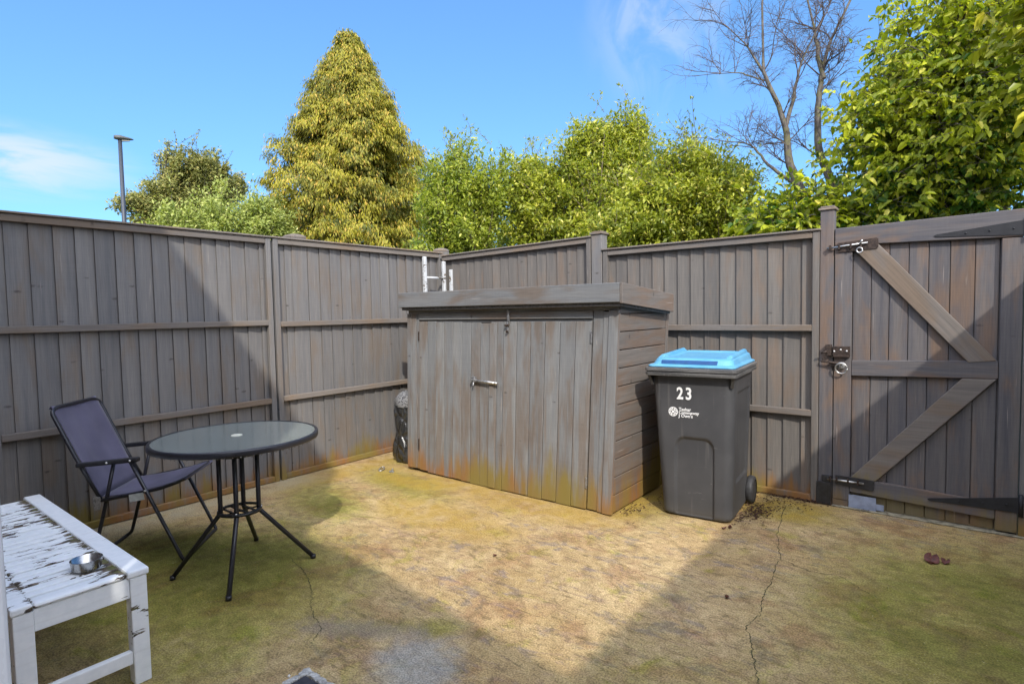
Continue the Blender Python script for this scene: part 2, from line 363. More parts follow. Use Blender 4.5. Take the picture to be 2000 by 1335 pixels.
def yard_ground():
    t = NT('mossy_concrete'); P = t.geo.outputs['Position']; X, Y, Z = t.sep(P)
    def blob(cx, cy, rx, ry, rot=0):
        m = t.n.new('ShaderNodeMapping'); m.vector_type = 'TEXTURE'
        m.inputs['Location'].default_value = (cx, cy, 0); m.inputs['Rotation'].default_value = (0, 0, R(rot)); m.inputs['Scale'].default_value = (rx, ry, 1)
        t.lk(P, m.inputs[0]); l = t.n.new('ShaderNodeVectorMath'); l.operation = 'LENGTH'; t.lk(m.outputs[0], l.inputs[0])
        return l.outputs['Value']
    n1 = t.noise(P, 1.3, 5, .6, .3); n2 = t.noise(P, 5.5, 5, .6, .6); n3 = t.noise(P, 26, 4, .65); n4 = t.noise(P, 130, 3, .6)
    sw = t.noise(t.mapping(P, (3.0, 9, 1), rot=(0, 0, R(28))), 1, 6, .62, 2.2)           # brush / trowel swirls
    gl = t.noise(t.mapping(P, (14, 44, 1), rot=(0, 0, R(-52))), 1, 4, .6, 1.0)
    c = t.mix(t.ramp(n1, .35, .66), (.39, .275, .128), (.48, .36, .195))
    c = t.mix(t.ramp(sw, .50, .68, 0, .85), c, (.31, .215, .135))                                # bare brown-grey concrete
    c = t.mix(t.math('MULTIPLY', t.ramp(t.math('ADD', n2, t.math('MULTIPLY', sw, .4)), .74, .86), .75), c, (.245, .195, .16))
    c = t.mix(t.math('MULTIPLY', t.ramp(gl, .54, .66), .62), c, (.15, .115, .06))
    c = t.mix(t.math('MULTIPLY', t.ramp(gl, .44, .34), .35), c, (.50, .38, .215))
    # moss: thicker to the left, along the shed and fences, and to the right of the bin
    def near(d, a, b): return t.ramp(d, a, b)
    zone = None
    for args, amt in (((-3.3, 1.35, 1.35, 1.0, 10), .41), ((-3.9, 2.5, .75, .42, -20), .30), ((-2.6, .95, .7, .45, 0), .24), ((.1, 3.2, 1.0, 1.7, 0), .32),
                      ((-.95, 4.25, .55, .3, 0), .22), ((-3.7, 3.15, .9, .35, -8), .32), ((-1.75, 3.95, .35, .8, 0), .24), ((-.6, 1.6, .8, .9, 0), .20), ((-1.85, 1.75, .18, .12, 30), .25), ((-2.05, 1.62, .3, .1, 40), .18), ((-3.55, 2.0, .5, .3, 0), .2)):
        f = t.ramp(blob(*args), 1.1, .25, 0, amt); zone = f if zone is None else t.math('MAXIMUM', zone, f)
    dry = t.ramp(blob(-2.1, 2.7, 1.05, .9, 0), 1.1, .3, 0, .14)
    mo = t.math('SUBTRACT', t.math('ADD', t.math('ADD', t.math('MULTIPLY', n1, .45), t.math('MULTIPLY', n2, .42)), zone), dry)
    mo = t.math('ADD', mo, t.math('MULTIPLY', t.math('SUBTRACT', n3, .5), .28))
    mossc = t.mix(t.ramp(n2, .35, .65), (.245, .215, .045), (.39, .32, .10))
    mossc = t.mix(t.ramp(n3, .38, .62), t.mix(1, mossc, (.66, .72, .62), 'MULTIPLY'), mossc)
    c = t.mix(t.ramp(mo, .40, .80, 0, .88), c, mossc)
    # thick dark moss cushions
    dk = t.math('ADD', mo, t.math('MULTIPLY', t.math('SUBTRACT', sw, .5), .3))
    c = t.mix(t.ramp(dk, .66, .86, 0, .65), c, (.135, .14, .022))
    n5 = t.noise(P, 11, 5, .7, .8); c = t.mix(t.ramp(n5, .35, .65), t.mix(1, c, (.80, .77, .74), 'MULTIPLY'), t.mix(1, c, (1.10, 1.10, 1.08), 'MULTIPLY'))
    n6 = t.noise(P, 3.1, 4, .6, .5); c = t.mix(t.ramp(n6, .50, .66, 0, .75), c, t.mix(1, c, (.80, .68, .70), 'MULTIPLY'))
    n7 = t.noise(t.mapping(P, (1, 1, 1), loc=(7, 3, 0)), 4.2, 5, .65, .8); c = t.mix(t.ramp(n7, .55, .70, 0, .7), c, t.mix(1, c, (.78, .92, .45), 'MULTIPLY'))
    n8 = t.noise(t.mapping(P, (1, 1, 1), loc=(2, 9, 0)), 2.3, 4, .6, .6); c = t.mix(t.ramp(n8, .56, .72, 0, .5), c, t.mix(1, c, (1.25, 1.22, 1.25), 'MULTIPLY'))
    arc = t.n.new('ShaderNodeTexWave'); arc.wave_type = 'RINGS'; arc.rings_direction = 'Z'; arc.inputs['Scale'].default_value = 1.7; arc.inputs['Distortion'].default_value = 9; arc.inputs['Detail'].default_value = 4; arc.inputs['Detail Scale'].default_value = 1.6; t.lk(t.mapping(P, (1, 1, 1), loc=(2.6, -1.2, 0)), arc.inputs['Vector'])
    c = t.mix(t.math('MULTIPLY', t.ramp(arc.outputs['Fac'], .10, .0, 0, .32), t.ramp(n6, .4, .55)), c, (.16, .115, .055))
    # ochre algae next to fences and shed
    oc = None
    for args in ((-3.5, 3.35, 1.2, .42, 4), (-2.4, 3.3, .9, .3, 5), (-1.9, 3.9, .3, .8, 0), (-1.0, 4.3, .5, .4, 0), (-4.4, 3.0, .25, 1.2, 0), (-2.9, 2.75, .9, .35, 0)):
        f = t.ramp(blob(*args), 1.05, .35); oc = f if oc is None else t.math('MAXIMUM', oc, f)
    c = t.mix(t.math('MULTIPLY', oc, t.ramp(n2, .3, .62, .15, .7)), c, (.36, .235, .04))
    # pale strip along the left fence
    st = t.math('MULTIPLY', t.ramp(X, -4.2, -4.5), t.ramp(n2, .3, .6, .25, .8)); st = t.math('MULTIPLY', st, t.ramp(Y, 3.1, 2.5))
    c = t.mix(st, c, (.40, .34, .22))
    # bluish grey cement patch
    gp = t.math('ADD', blob(-1.70, 1.50, .27, .22, -35), t.math('MULTIPLY', t.math('SUBTRACT', n2, .5), 1.3))
    c = t.mix(t.ramp(gp, 1.1, .35, 0, .7), c, t.mix(t.ramp(n3, .4, .6), (.25, .255, .245), (.33, .335, .325)))
    gp2 = t.math('ADD', blob(-2.1, 1.55, .45, .12, 28), t.math('MULTIPLY', t.math('SUBTRACT', n2, .5), 2.0))
    c = t.mix(t.ramp(gp2, 1.0, .3, 0, .55), c, (.225, .19, .16))
    # grit
    v = t.voro(P, 75); w = t.voro(P, 33)
    c = t.mix(t.ramp(n4, .34, .66), t.mix(1, c, (.64, .64, .62), 'MULTIPLY'), t.mix(1, c, (1.26, 1.25, 1.23), 'MULTIPLY'))
    c = t.mix(t.math('MULTIPLY', t.ramp(v, .16, .08), t.ramp(n3, .48, .6)), c, (.52, .45, .32))
    c = t.mix(t.math('MULTIPLY', t.ramp(w, .12, .05), t.ramp(n2, .52, .62)), c, (.07, .06, .03))
    t.col(c); t.rough(.9); t.spec(.2)
    h = t.math('ADD', t.math('ADD', t.math('MULTIPLY', n4, .35), t.math('MULTIPLY', n3, .6)), t.math('ADD', t.math('MULTIPLY', gl, .5), t.math('MULTIPLY', sw, .6)))
    t.bump(h, .38, .009); return t.m
yard_mat = yard_ground()
grass_t = NT('rough_grass'); grass_t.col(grass_t.mix(grass_t.noise(grass_t.geo.outputs['Position'], 2, 5), (.05, .075, .02), (.10, .12, .035))); grass_t.rough(.95); grass_mat = grass_t.m

def leaf_mat(name, lo, hi, tip, trans=.35, rough=.5, tipw=.15):
    t = NT(name); rnd = t.attr(); isl = t.geo.outputs['Random Per Island']
    c = t.mix(rnd, lo, hi); c = t.mix(t.ramp(isl, 1-tipw, 1), c, tip)
    c = t.mix(1, c, t.mix(isl, (.75, .78, .75), (1.2, 1.16, 1.1)), 'MULTIPLY')
    t.col(c); t.rough(rough); t.spec(.4)
    tr = t.n.new('ShaderNodeBsdfTranslucent'); t.lk(t.mix(1, c, (1.25, 1.3, .55), 'MULTIPLY'), tr.inputs[0])
    ms = t.n.new('ShaderNodeMixShader'); ms.inputs[0].default_value = trans
    t.lk(t.p.outputs[0], ms.inputs[1]); t.lk(tr.outputs[0], ms.inputs[2])
    out = t.n['Material Output']; t.lk(ms.outputs[0], out.inputs[0]); return t.m
def bark(name, a, b, lich=None):
    t = NT(name); n = t.noise(t.mapping(t.tc.outputs['Object'], (30, 30, 8)), 1, 4, .6); c = t.mix(t.ramp(n, .35, .65), a, b)
    if lich: c = t.mix(t.ramp(t.noise(t.tc.outputs['Object'], 12, 4, .6), .5, .6), c, lich)
    t.col(c); t.rough(.9); t.bump(n, .5, .01); return t.m

# ------------------------------------------------------------------ ground
m = MB(); m.add([(-1500,-1500,-.02),(1500,-1500,-.02),(1500,1500,-.02),(-1500,1500,-.02)], [(0,1,2,3)])
tag(m.build('ground', grass_mat), kind='structure')
m = MB(); m.add([(-4.8,-1,0),(2.0,-1,0),(2.0,4.75,0),(-4.8,4.75,0)], [(0,1,2,3)])
yard = m.build('yard_concrete', yard_mat); tag(yard, kind='structure')
def crack(pts, w, seed):
    r = random.Random(seed); P = []; jx = 0.
    for a, b in zip(pts[:-1], pts[1:]):
        a, b = Vector(a), Vector(b)
        for k in range(16):
            t = k/16; p = a.lerp(b, t); n = Vector((-(b-a).y, (b-a).x)).normalized()
            jx = .55*jx+r.gauss(0, .0035); P.append(p+n*(jx+r.gauss(0, .0012)))
    P.append(Vector(pts[-1])); V = []; F = []
    for i, p in enumerate(P):
        d = (P[min(i+1, len(P)-1)]-P[max(i-1, 0)]).normalized(); n = Vector((-d.y, d.x)); ww = w*r.uniform(.3, 1.3)*(.15 if i in (0, len(P)-1) else 1)
        V += [(*(p+n*ww), .0025), (*(p-n*ww), .0025)]
    for i in range(len(P)-1): F.append((2*i, 2*i+1, 2*i+3, 2*i+2))
    q = MB(); q.add(V, F); tag(q.build('ground_crack', crack_dark, yard), kind='structure')
crack([(-3.08,1.76),(-2.83,1.70),(-2.59,1.59),(-2.46,1.5),(-2.27,1.43),(-2.2,1.33)], .0016, 1)
crack([(-.99,4.38),(-.89,3.76),(-.80,3.45),(-.77,3.12),(-.76,2.93),(-.72,2.71),(-.74,2.58),(-.68,2.44),(-.63,2.31),(-.59,2.2),(-.5,1.9)], .0018, 2)
crack([(-.80,3.4),(-.62,3.33),(-.5,3.36),(-.3,3.2)], .0014, 3)

# ------------------------------------------------------------------ fences
def fence_panel(name, axis, a0, a1, plane, face, z0, z1, rails, label, top_drop=0., stiles=(True, True), seed=0, group='fence panels round the yard', boards_side=1, W=None):
    """closeboard panel running along 'x' or 'y' from a0 to a1; face=+1/-1: side of the plane that looks into the yard"""
    W = W or globals()['W']; r = random.Random(seed)
    root = empty(name, (0, 0, 0), 0, label, 'fence', group)
    def tr(a, d, z):       # along, out of the plane towards the yard, height
        return (a, plane+face*d, z) if axis == 'x' else (plane+face*d, a, z)
    def topz(a): return z1 - top_drop*(1-(a-a0)/(a1-a0))
    b = MB(); p = a0+.004
    while p < a1-.01:
        w = min(r.uniform(.108, .126), a1-p-.003)
        if a1-p-w < .03: w = a1-p-.004
        zt = topz(p)-.03; d0, d1 = -.020+r.uniform(-.002, .002), -.004
        e = p+w+.008 if p+w+.008 < a1 else p+w
        zb = z0+.012+r.uniform(0, .004)
        poly = [tr(p, -.026, zb), tr(e, -.026, zb), tr(e, d0-.001, zb), tr(p, d1, zb)]
        up = [tr(p, -.026, zt), tr(e, -.026, zt), tr(e, d0-.001, zt), tr(p, d1, zt)]
        b.add(poly+up, [(0,3,2,1),(4,5,6,7),(0,1,5,4),(1,2,6,5),(2,3,7,6),(3,0,4,7)], r.random())
        p += w
    b.build('board_infill', W['z'], root)
    def bar(nm, s0, s1, d0, d1, za, zb, mat, bev=.004, slope=False):
        q = MB()
        v = []
        for z_ in (0, 1):
            for (aa, dd) in ((s0, d0), (s1, d0), (s1, d1), (s0, d1)):
                zz = (za, zb)[z_]
                if slope: zz += topz(aa)-z1
                v.append(tr(aa, dd, zz))
        q.add(v, [(0,3,2,1),(4,5,6,7),(0,1,5,4),(1,2,6,5),(2,3,7,6),(3,0,4,7)], r.random())
        return q.build(nm, mat[axis if nm != 'stile' else 'z'], root, bev)
    s0 = a0+(.046 if stiles[0] else 0); s1 = a1-(.046 if stiles[1] else 0)
    if stiles[0]: bar('stile', a0, a0+.045, 0, .037, z0, z1-.018, W, slope=False) if not top_drop else bar('stile', a0, a0+.045, 0, .037, z0, z1-.02-top_drop, W)
    if stiles[1]: bar('stile', a1-.045, a1, 0, .037, z0, z1-.018, W)
    bar('top_rail', s0, s1, 0, .034, z1-.062, z1-.016, WR, slope=True)
    for zr in rails: bar('arris_rail', s0, s1, 0, .040, zr-.045, zr, WR)
    bar('bottom_rail', s0, s1, 0, .036, z0+.006, z0+.052, WR)
    bar('cap_strip', a0-.01, a1+.01, -.045, .05, z1-.014, z1, WR, slope=True)
    return root
LX = -4.655; RY = 4.585
fence_panel('board_fence', 'y', -.34, .715, LX, 1, .0, 2.098, (1.39, .725), 'grey board fence panel nearest the house, before the white bench', seed=4)
fence_panel('board_fence', 'y', .73, 2.57, LX, 1, .0, 2.098, (1.39, .725), 'grey board fence panel half in shade behind the folding chair and table', seed=5)
fence_panel('board_fence', 'y', 2.59, 4.60, LX, 1, .0, 2.100, (1.376, .73), 'grey board fence panel in full sun between the round table and the shed', seed=6)
fence_panel('board_fence', 'x', -4.58, -2.675, RY, -1, .0, 2.095, (1.376, .69), 'short visible fence panel over the shed with its top rising to a post', top_drop=.032, seed=7, W=WB, stiles=(False, True))
fence_panel('board_fence', 'x', -2.55, -.814, RY, -1, -.0, 1.966, (1.287, .672), 'brown grey fence panel behind the wheelie bin, lower than its neighbour', seed=8, W=WB, stiles=(True, True))
fence_panel('board_fence', 'x', .385, .80, RY, -1, .0, 2.098, (1.39, .725), 'narrow fence panel beyond the hinge side of the gate', seed=9)
fence_panel('board_fence', 'y', 2.62, 4.52, .80, -1, .0, 2.05, (1.39, .725), 'side fence panel closing the yard beyond the gate', seed=10)
fence_panel('board_fence', 'y', .66, 2.58, .80, -1, .0, 2.05, (1.39, .725), 'side fence panel in the middle of the gate side of the yard', seed=12)
fence_panel('board_fence', 'y', -.34, .62, .80, -1, .0, 2.05, (1.39, .725), 'side fence panel on the gate side nearest the house', seed=13)

def post(x, y, w, h, label, capw=.012, cap='flat', mat=W, group='fence posts'):
    root = empty('fence_post', (x, y, 0), 0, label, 'post', group)
    part('post', mat['z'], root, lambda m: m.box((-w/2, -w/2, -.0), (w/2, w/2, h-.03)), .004)
    k = w/2+capw
    def cap_(m):
        if cap == 'flat':
            m.box((-k, -k, h-.029), (k, k, h-.012)); m.box((-k*.8, -k*.8, h-.0115), (k*.8, k*.8, h))
        else:
            m.lathe([(k*1.2, h-.029), (k*1.25, h-.012), (k*.95, h+.004), (k*.5, h+.013), (.001, h+.016)], 4, M=Matrix.Rotation(R(45), 4, 'Z'))
    part('post_cap', WR['x'], root, cap_, .004)
    return root
post(-2.612, 4.60, .105, 2.13, 'fence post with flat cap standing above the shed between two panels')
post(-.768, 4.597, .086, 2.118, 'slim gate post with pale rounded cap on the latch side of the gate', mat=WG)
post(-4.735, 2.86, .15, 2.14, 'post with low rounded cap rising behind the left fence', cap='round')
post(-4.755, 4.72, .13, 2.155, 'capped corner post behind the ladder where the two fences meet', cap='round')
post(.325, 4.60, .10, 2.05, 'dark hinge post of the gate at the edge of the picture')

# ------------------------------------------------------------------ gate
gate = empty('garden_gate', (0, 0, 0), 0, 'ledged and braced wooden gate with black strap hinges', 'gate')
gy = RY; F0 = gy-.012
gx = [-.722, -.612, -.503, -.400, -.294, -.188, -.078, .045, .162, .268]
def gboards(m):
    r = random.Random(3)
    for a, b in zip(gx[:-1], gx[1:]): m.box((a+.002, gy, .012), (b-.002, gy+.02, 1.90), r.random())
    for a in gx[1:-1]: m.box((a-.02, gy+.0205, .012), (a+.02, gy+.028, 1.90), .2)
part('board_infill', WG['z'], gate, gboards, .003)
part('lock_stile', WG['z'], gate, lambda m: m.box((-.719, gy-.030, .052), (-.613, gy-.001, 1.835)), .004)
part('hinge_stile', WG['z'], gate, lambda m: m.box((.168, gy-.030, .02), (.270, gy-.001, 1.805)), .004)
def toprail(m): m.add([(-.719,gy-.034,1.838),(.268,gy-.034,1.808),(.268,gy+.022,1.808),(-.719,gy+.022,1.838),(-.719,gy-.034,1.955),(.268,gy-.034,1.972),(.268,gy+.022,1.972),(-.719,gy+.022,1.955)], [(0,3,2,1),(4,5,6,7),(0,1,5,4),(1,2,6,5),(2,3,7,6),(3,0,4,7)])
part('top_ledge', WG['x'], gate, toprail, .005)
part('middle_ledge', WG['x'], gate, lambda m: m.add([(-.611,gy-.030,.935),(.166,gy-.030,.955),(.166,gy-.001,.955),(-.611,gy-.001,.935),(-.611,gy-.030,1.04),(.166,gy-.030,1.066),(.166,gy-.001,1.066),(-.611,gy-.001,1.04)], [(0,3,2,1),(4,5,6,7),(0,1,5,4),(1,2,6,5),(2,3,7,6),(3,0,4,7)]), .004)
part('bottom_ledge', WG['x'], gate, lambda m: m.add([(-.611,gy-.030,.118),(.166,gy-.030,.085),(.166,gy-.001,.085),(-.611,gy-.001,.118),(-.611,gy-.030,.222),(.166,gy-.030,.186),(.166,gy-.001,.186),(-.611,gy-.001,.222)], [(0,3,2,1),(4,5,6,7),(0,1,5,4),(1,2,6,5),(2,3,7,6),(3,0,4,7)]), .004)
def brace(corners):
    """diagonal with its ends cut to the ledges: its own object lying along local x"""
    C4 = [Vector(c) for c in corners]; a = (C4[0]+C4[3])/2; b = (C4[1]+C4[2])/2; ang = math.atan2((b-a).y, (b-a).x)
    rot = Matrix.Rotation(-ang, 2); L = [rot @ (c-a) for c in C4]
    m = MB(); m.prism([(p.x, -.0335, p.y) for p in L], (0, .0323, 0)); o = m.build('brace', WR['x'], gate, .004)
    o.location = (a.x, gy, a.y); o.rotation_euler = (0, -ang, 0); return o
brace([(-.592, 1.790), (.022, 1.0505), (.158, 1.066), (-.462, 1.828)])
brace([(-.606, .2225), (-.460, .2155), (.160, .953), (-.008, .947)])
part('foot_block', WG['x'], gate, lambda m: m.box((-.719, gy-.028, .006), (-.622, gy-.001, .05)), .003)
part('metal_plate', plate_steel, gate, lambda m: (m.box((-.618, gy-.034, .006), (-.455, gy-.030, .100)), m.box((-.454, gy-.032, .018), (-.41, gy-.0305, .06))), .001)
def strap(name, zt, z0b, z1b, xt):
    m = MB(); y0, y1 = gy-.0385, gy-.0345
    poly = [(xt, y0, zt-.006), (.275, y0, z0b), (.275, y0, z1b), (xt, y0, zt+.010), (xt-.008, y0, zt+.006), (xt-.011, y0, zt+.001)]
    m.prism(poly, (0, y1-y0, 0)); o = m.build(name, hinge_metal, gate, .0012)
    q = MB(); q.tube([(.285, y0-.006, z0b-.02), (.285, y0-.006, z1b+.02)], .012, 10); q.build('hinge_knuckle', hinge_metal, o)
    for k in (.35, .62, .88):
        s = MB(); x = xt+(.27-xt)*k; z = zt+((z0b+z1b)/2-zt)*k
        s.lathe([(.006, 0), (.005, .003), (.001, .004)], 8, c=(x, y0, z), M=Matrix.Rotation(R(90), 4, 'X'))
        s.build('hinge_bolt', hinge_metal, o)
strap('strap_hinge', 1.848, 1.815, 1.905, -.152)
strap('strap_hinge', .150, .150, .245, -.160)
# sliding bolts
def sliding_bolt(z, dz, plate_mat, ring, x0=-.765, x1=-.47):
    o = MB(); yb = gy-.040
    o.prism([(-.70, yb, z-.045), (x1, yb, z-.045+dz), (x1+.008, yb, z-.035+dz), (x1+.008, yb, z+.02+dz), (x1, yb, z+.028+dz), (-.70, yb, z+.020)], (0, .005, 0))
    root = o.build('sliding_bolt', plate_mat, gate, .001)
    b = MB(); yr = yb-.012
    b.tube([(x0, yr, z-.012), (x1-.05, yr, z+.0+dz*.8)], .0065, 10); b.build('bolt_rod', steel, root)
    for xx in (x0+.02, -.69, -.62, -.56):
        k = MB(); k.box((xx-.006, yr-.010, z-.026), (xx+.006, yr+.012, z+.008)); k.build('bolt_keeper', rust_metal, root, .002)
    if ring:
        g = MB(); cx_, cz_ = -.566, z-.040
        g.tube([(cx_+.017*math.cos(a*R(20)), yr-.016, cz_+.017*math.sin(a*R(20))) for a in range(19)], .0045, 8); g.build('bolt_ring', steel, root)
        g = MB(); g.tube([(-.560, yr-.002, z+.0), (-.560, yr-.022, z+.014), (-.548, yr-.024, z+.026)], .006, 8); g.build('bolt_knob', steel, root)
sliding_bolt(1.832, .01, rust_metal, True)
sliding_bolt(.205, -.012, black_metal, False, -.75, -.475)
# rim lock, ring handle
def lockbox(m): m.box((-.722, gy-.062, 1.062), (-.618, gy-.031, 1.138)); m.box((-.765, gy-.075, 1.072), (-.728, gy-.038, 1.150))
lock = part('rim_lock', rust_metal, gate, lockbox, .004)
for x, z in ((-.712, 1.104), (-.672, 1.115), (-.635, 1.107)):
    part('lock_screw', white_fix, lock, lambda m: m.lathe([(.0055, 0), (.004, .003), (.001, .0035)], 8, c=(x, gy-.0625, z), M=Matrix.Rotation(R(90), 4, 'X')))
part('lock_snib', rust_metal, lock, lambda m: m.tube([(-.755, gy-.08, 1.10), (-.79, gy-.082, 1.088)], [.009, .006], 8))
hd = part('ring_handle', steel, gate, lambda m: m.tube([(-.667+.036*math.cos(R(12)*a), gy-.066-.006*math.sin(R(12)*a), .985+.036*math.sin(R(12)*a)) for a in range(31)], .0055, 10))
part('handle_rose', dull_steel, hd, lambda m: (m.lathe([(.03, 0), (.026, .008), (.012, .014), (.001, .015)], 20, c=(-.672, gy-.031, 1.000), M=Matrix.Rotation(R(90), 4, 'X')), m.tube([(-.672, gy-.04, 1.005), (-.668, gy-.066, 1.02)], .007, 8)))
part('latch_bar', rust_metal, gate, lambda m: (m.tube([(-.795, gy-.062, 1.030), (-.74, gy-.062, 1.026), (-.69, gy-.055, 1.018)], [.006, .008, .009], 8), m.tube([(-.78, gy-.062, 1.028), (-.78, gy-.062, 1.05)], .005, 8), m.box((-.735, gy-.058, 1.0), (-.70, gy-.042, 1.03))), .001)
part('post_shoe', black_metal, bpy.data.objects['fence_post.001'], lambda m: (m.box((-.052, -.060, .004), (.040, -.0425, .165)), m.box((-.018, -.058, .168), (.042, -.0425, .215))), .003)
tag(part('gate_threshold', simple('stained_threshold_concrete', (.24, .215, .15), .9, 0, .45, 25, .3, .6), None, lambda m: m.box((-.72, gy-.055, .001), (.33, gy+.02, .010)), .003), 'thin pale concrete threshold strip under the gate', 'threshold')

# ------------------------------------------------------------------ shed
shed = empty('bin_store', (0, 0, 0), 0, 'low weathered grey wooden storage shed with double doors and a flat roof', 'shed')
def SM(u, d, z):
    """u 0..1 across the front, d depth from the front, z height: the shed leans back a little and spreads to the right"""
    k = z/1.4
    xl = -3.972-.018*k; xr = -1.890+.044*k
    return (xl+(xr-xl)*u, 3.448+.062*k+d*(1-.02*k), z)
UW = 2.10
def sb(m, u0, u1, d0, d1, z0, z1, rnd=None): m.box((u0, d0, z0), (u1, d1, z1), rnd, SM)
r_ = random.Random(21)
part('corner_board', WS['z'], shed, lambda m: (sb(m, .0, .025, -.002, .03, .03, 1.42), sb(m, .0255, .052, .004, .03, .03, 1.42), sb(m, .0525, .068, .010, .03, .03, 1.42)), .003)
part('corner_board', WS['z'], shed, lambda m: (sb(m, .965, 1.0, -.004, .03, .008, 1.42), sb(m, .9655-.022, .9645, .006, .03, .008, 1.41), sb(m, .905, .943, .011, .03, .012, 1.4195)), .003)
part('door_header', WS['x'], shed, lambda m: (sb(m, .069, .904, .002, .03, 1.365, 1.42), sb(m, .07, .903, .022, .03, 1.34, 1.364)), .003)
def door(u0, u1, n, z0, z1, sag, nm, edge=None):
    m = MB(); du = (u1-u0)/n
    for i in range(n):
        a, b = u0+i*du, u0+(i+1)*du
        q = random.Random(i*7+n)
        m.box((a+.0012, .004+q.uniform(0, .003), z0+q.uniform(-.004, .004)-sag*(i/n)), (b-.0012, .026, z1+q.uniform(-.003, .002)-sag*(i/n)), q.random(), SM)
    return m.build(nm, WS['z'], shed, .004)
dl = door(.071, .462, 8, .02, 1.352, .018, 'door')
dr = door(.4645, .9015, 7, .006, 1.342, -.004, 'door')
tag(dl, 'left shed door carrying the barrel bolt'); tag(dr, 'right shed door under the hasp, meeting strip at its edge')
part('meeting_strip', WS['z'], dr, lambda m: sb(m, .4655, .4985, -.012, .0025, .012, 1.335), .003)
# barrel bolt across the doors
bz = .866; p0 = Vector(SM(.385, -.02, bz)); p1 = Vector(SM(.508, -.03, bz-.008))
bb = part('barrel_bolt', steel, dl, lambda m: (m.tube([p0+Vector((.02, 0, 0)), p1], .011, 12), m.lathe([(.001, -.012), (.014, -.01), (.016, 0), (.014, .01), (.001, .012)], 12, c=tuple(p1))))
def bplate(m):
    c = p0
    m.box((c.x-.012, c.y-.002, c.z-.014), (c.x+.03, c.y+.018, c.z+.03)); m.box((c.x-.004, c.y-.02, c.z-.012), (c.x+.012, c.y+.0, c.z+.014)); m.box((c.x+.024, c.y-.022, c.z-.012), (c.x+.038, c.y+.018, c.z+.014))
    m.tube([(c.x+.022, c.y-.012, c.z-.012), (c.x+.022, c.y-.018, c.z-.042)], .007, 8)
part('bolt_plate', dull_steel, bb, bplate, .003)
hp = Vector(SM(.553, 0, 1.33))
hs = part('hasp', dull_steel, shed, lambda m: (m.box((hp.x-.006, hp.y-.016, 1.345), (hp.x+.014, hp.y-.004, 1.425)), m.box((hp.x-.010, hp.y-.018, 1.262), (hp.x+.006, hp.y-.004, 1.344)), m.tube([(hp.x+.004, hp.y-.012, 1.42), (hp.x+.006, hp.y-.016, 1.438)], .01, 10)), .003)
for dx, dz in ((-.014, 0), (.012, .003), (-.002, -.045)):
    part('hasp_knob', rust_metal, hs, lambda m: m.lathe([(.001, .014), (.009, .012), (.011, .004), (.009, 0)], 12, c=(hp.x+dx, hp.y-.016, 1.315+dz), M=Matrix.Rotation(R(90), 4, 'X')))
for za, zb in ((1.19, 1.275), (.16, .24)): part('door_hinge', dull_steel, dr, lambda m: sb(m, .898, .9055, -.004, .003, za, zb), .002)
for za, zb in ((.20, .30), (1.18, 1.26)): part('door_hinge', rust_metal, dl, lambda m: sb(m, .0665, .072, -.004, .004, za, zb), .002)
# right side: horizontal boards
def side(m, u_, n=11):
    D = .80; zs = [.012+(1.395-.012)*i/n for i in range(n+1)]
    for i in range(n):
        q = random.Random(40+i); a, b = zs[i]+.003, zs[i+1]-.003
        m.box((u_-.010, .012, a), (u_, D, b), q.random(), SM)
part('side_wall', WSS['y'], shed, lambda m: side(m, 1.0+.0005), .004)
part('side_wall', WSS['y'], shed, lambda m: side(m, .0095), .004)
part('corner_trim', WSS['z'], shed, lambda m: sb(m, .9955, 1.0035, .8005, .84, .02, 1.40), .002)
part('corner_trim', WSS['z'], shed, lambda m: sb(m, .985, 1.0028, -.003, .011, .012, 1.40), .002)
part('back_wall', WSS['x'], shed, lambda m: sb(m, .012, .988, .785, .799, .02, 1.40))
# roof with fascia
RX0, RX1, RY0, RY1 = -4.012, -1.775, 3.425, 4.275
def rz(x, y, b): return b - .068*(y-RY0)/(RY1-RY0) - .006*(x-RX0)/(RX1-RX0)
def slab(m, x0, x1, y0, y1, b, t): m.add([(x, y, rz(x, y, b)) for x, y in ((x0,y0),(x1,y0),(x1,y1),(x0,y1))]+[(x, y, rz(x, y, t)) for x, y in ((x0,y0),(x1,y0),(x1,y1),(x0,y1))], [(0,3,2,1),(4,5,6,7),(0,1,5,4),(1,2,6,5),(2,3,7,6),(3,0,4,7)])
roof = part('roof', simple('roof_felt', (.10, .095, .09), .9, 0, .3, 40, .2, .4), shed, lambda m: slab(m, RX0+.022, RX1-.022, RY0+.022, RY1-.022, 1.455, 1.600))
part('fascia', WS['x'], roof, lambda m: slab(m, RX0, RX1-.0225, RY0, RY0+.0215, 1.478, 1.608), .004)
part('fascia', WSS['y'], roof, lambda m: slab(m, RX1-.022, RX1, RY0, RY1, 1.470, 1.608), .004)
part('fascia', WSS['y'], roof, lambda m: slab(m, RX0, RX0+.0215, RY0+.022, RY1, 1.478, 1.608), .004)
part('frieze', WS['x'], shed, lambda m: (sb(m, .004, .996, .006, .03, 1.4205, 1.53),), .002)
part('frieze', WSS['y'], shed, lambda m: (sb(m, .985, 1.0015, .012, .80, 1.397, 1.47),), .002)

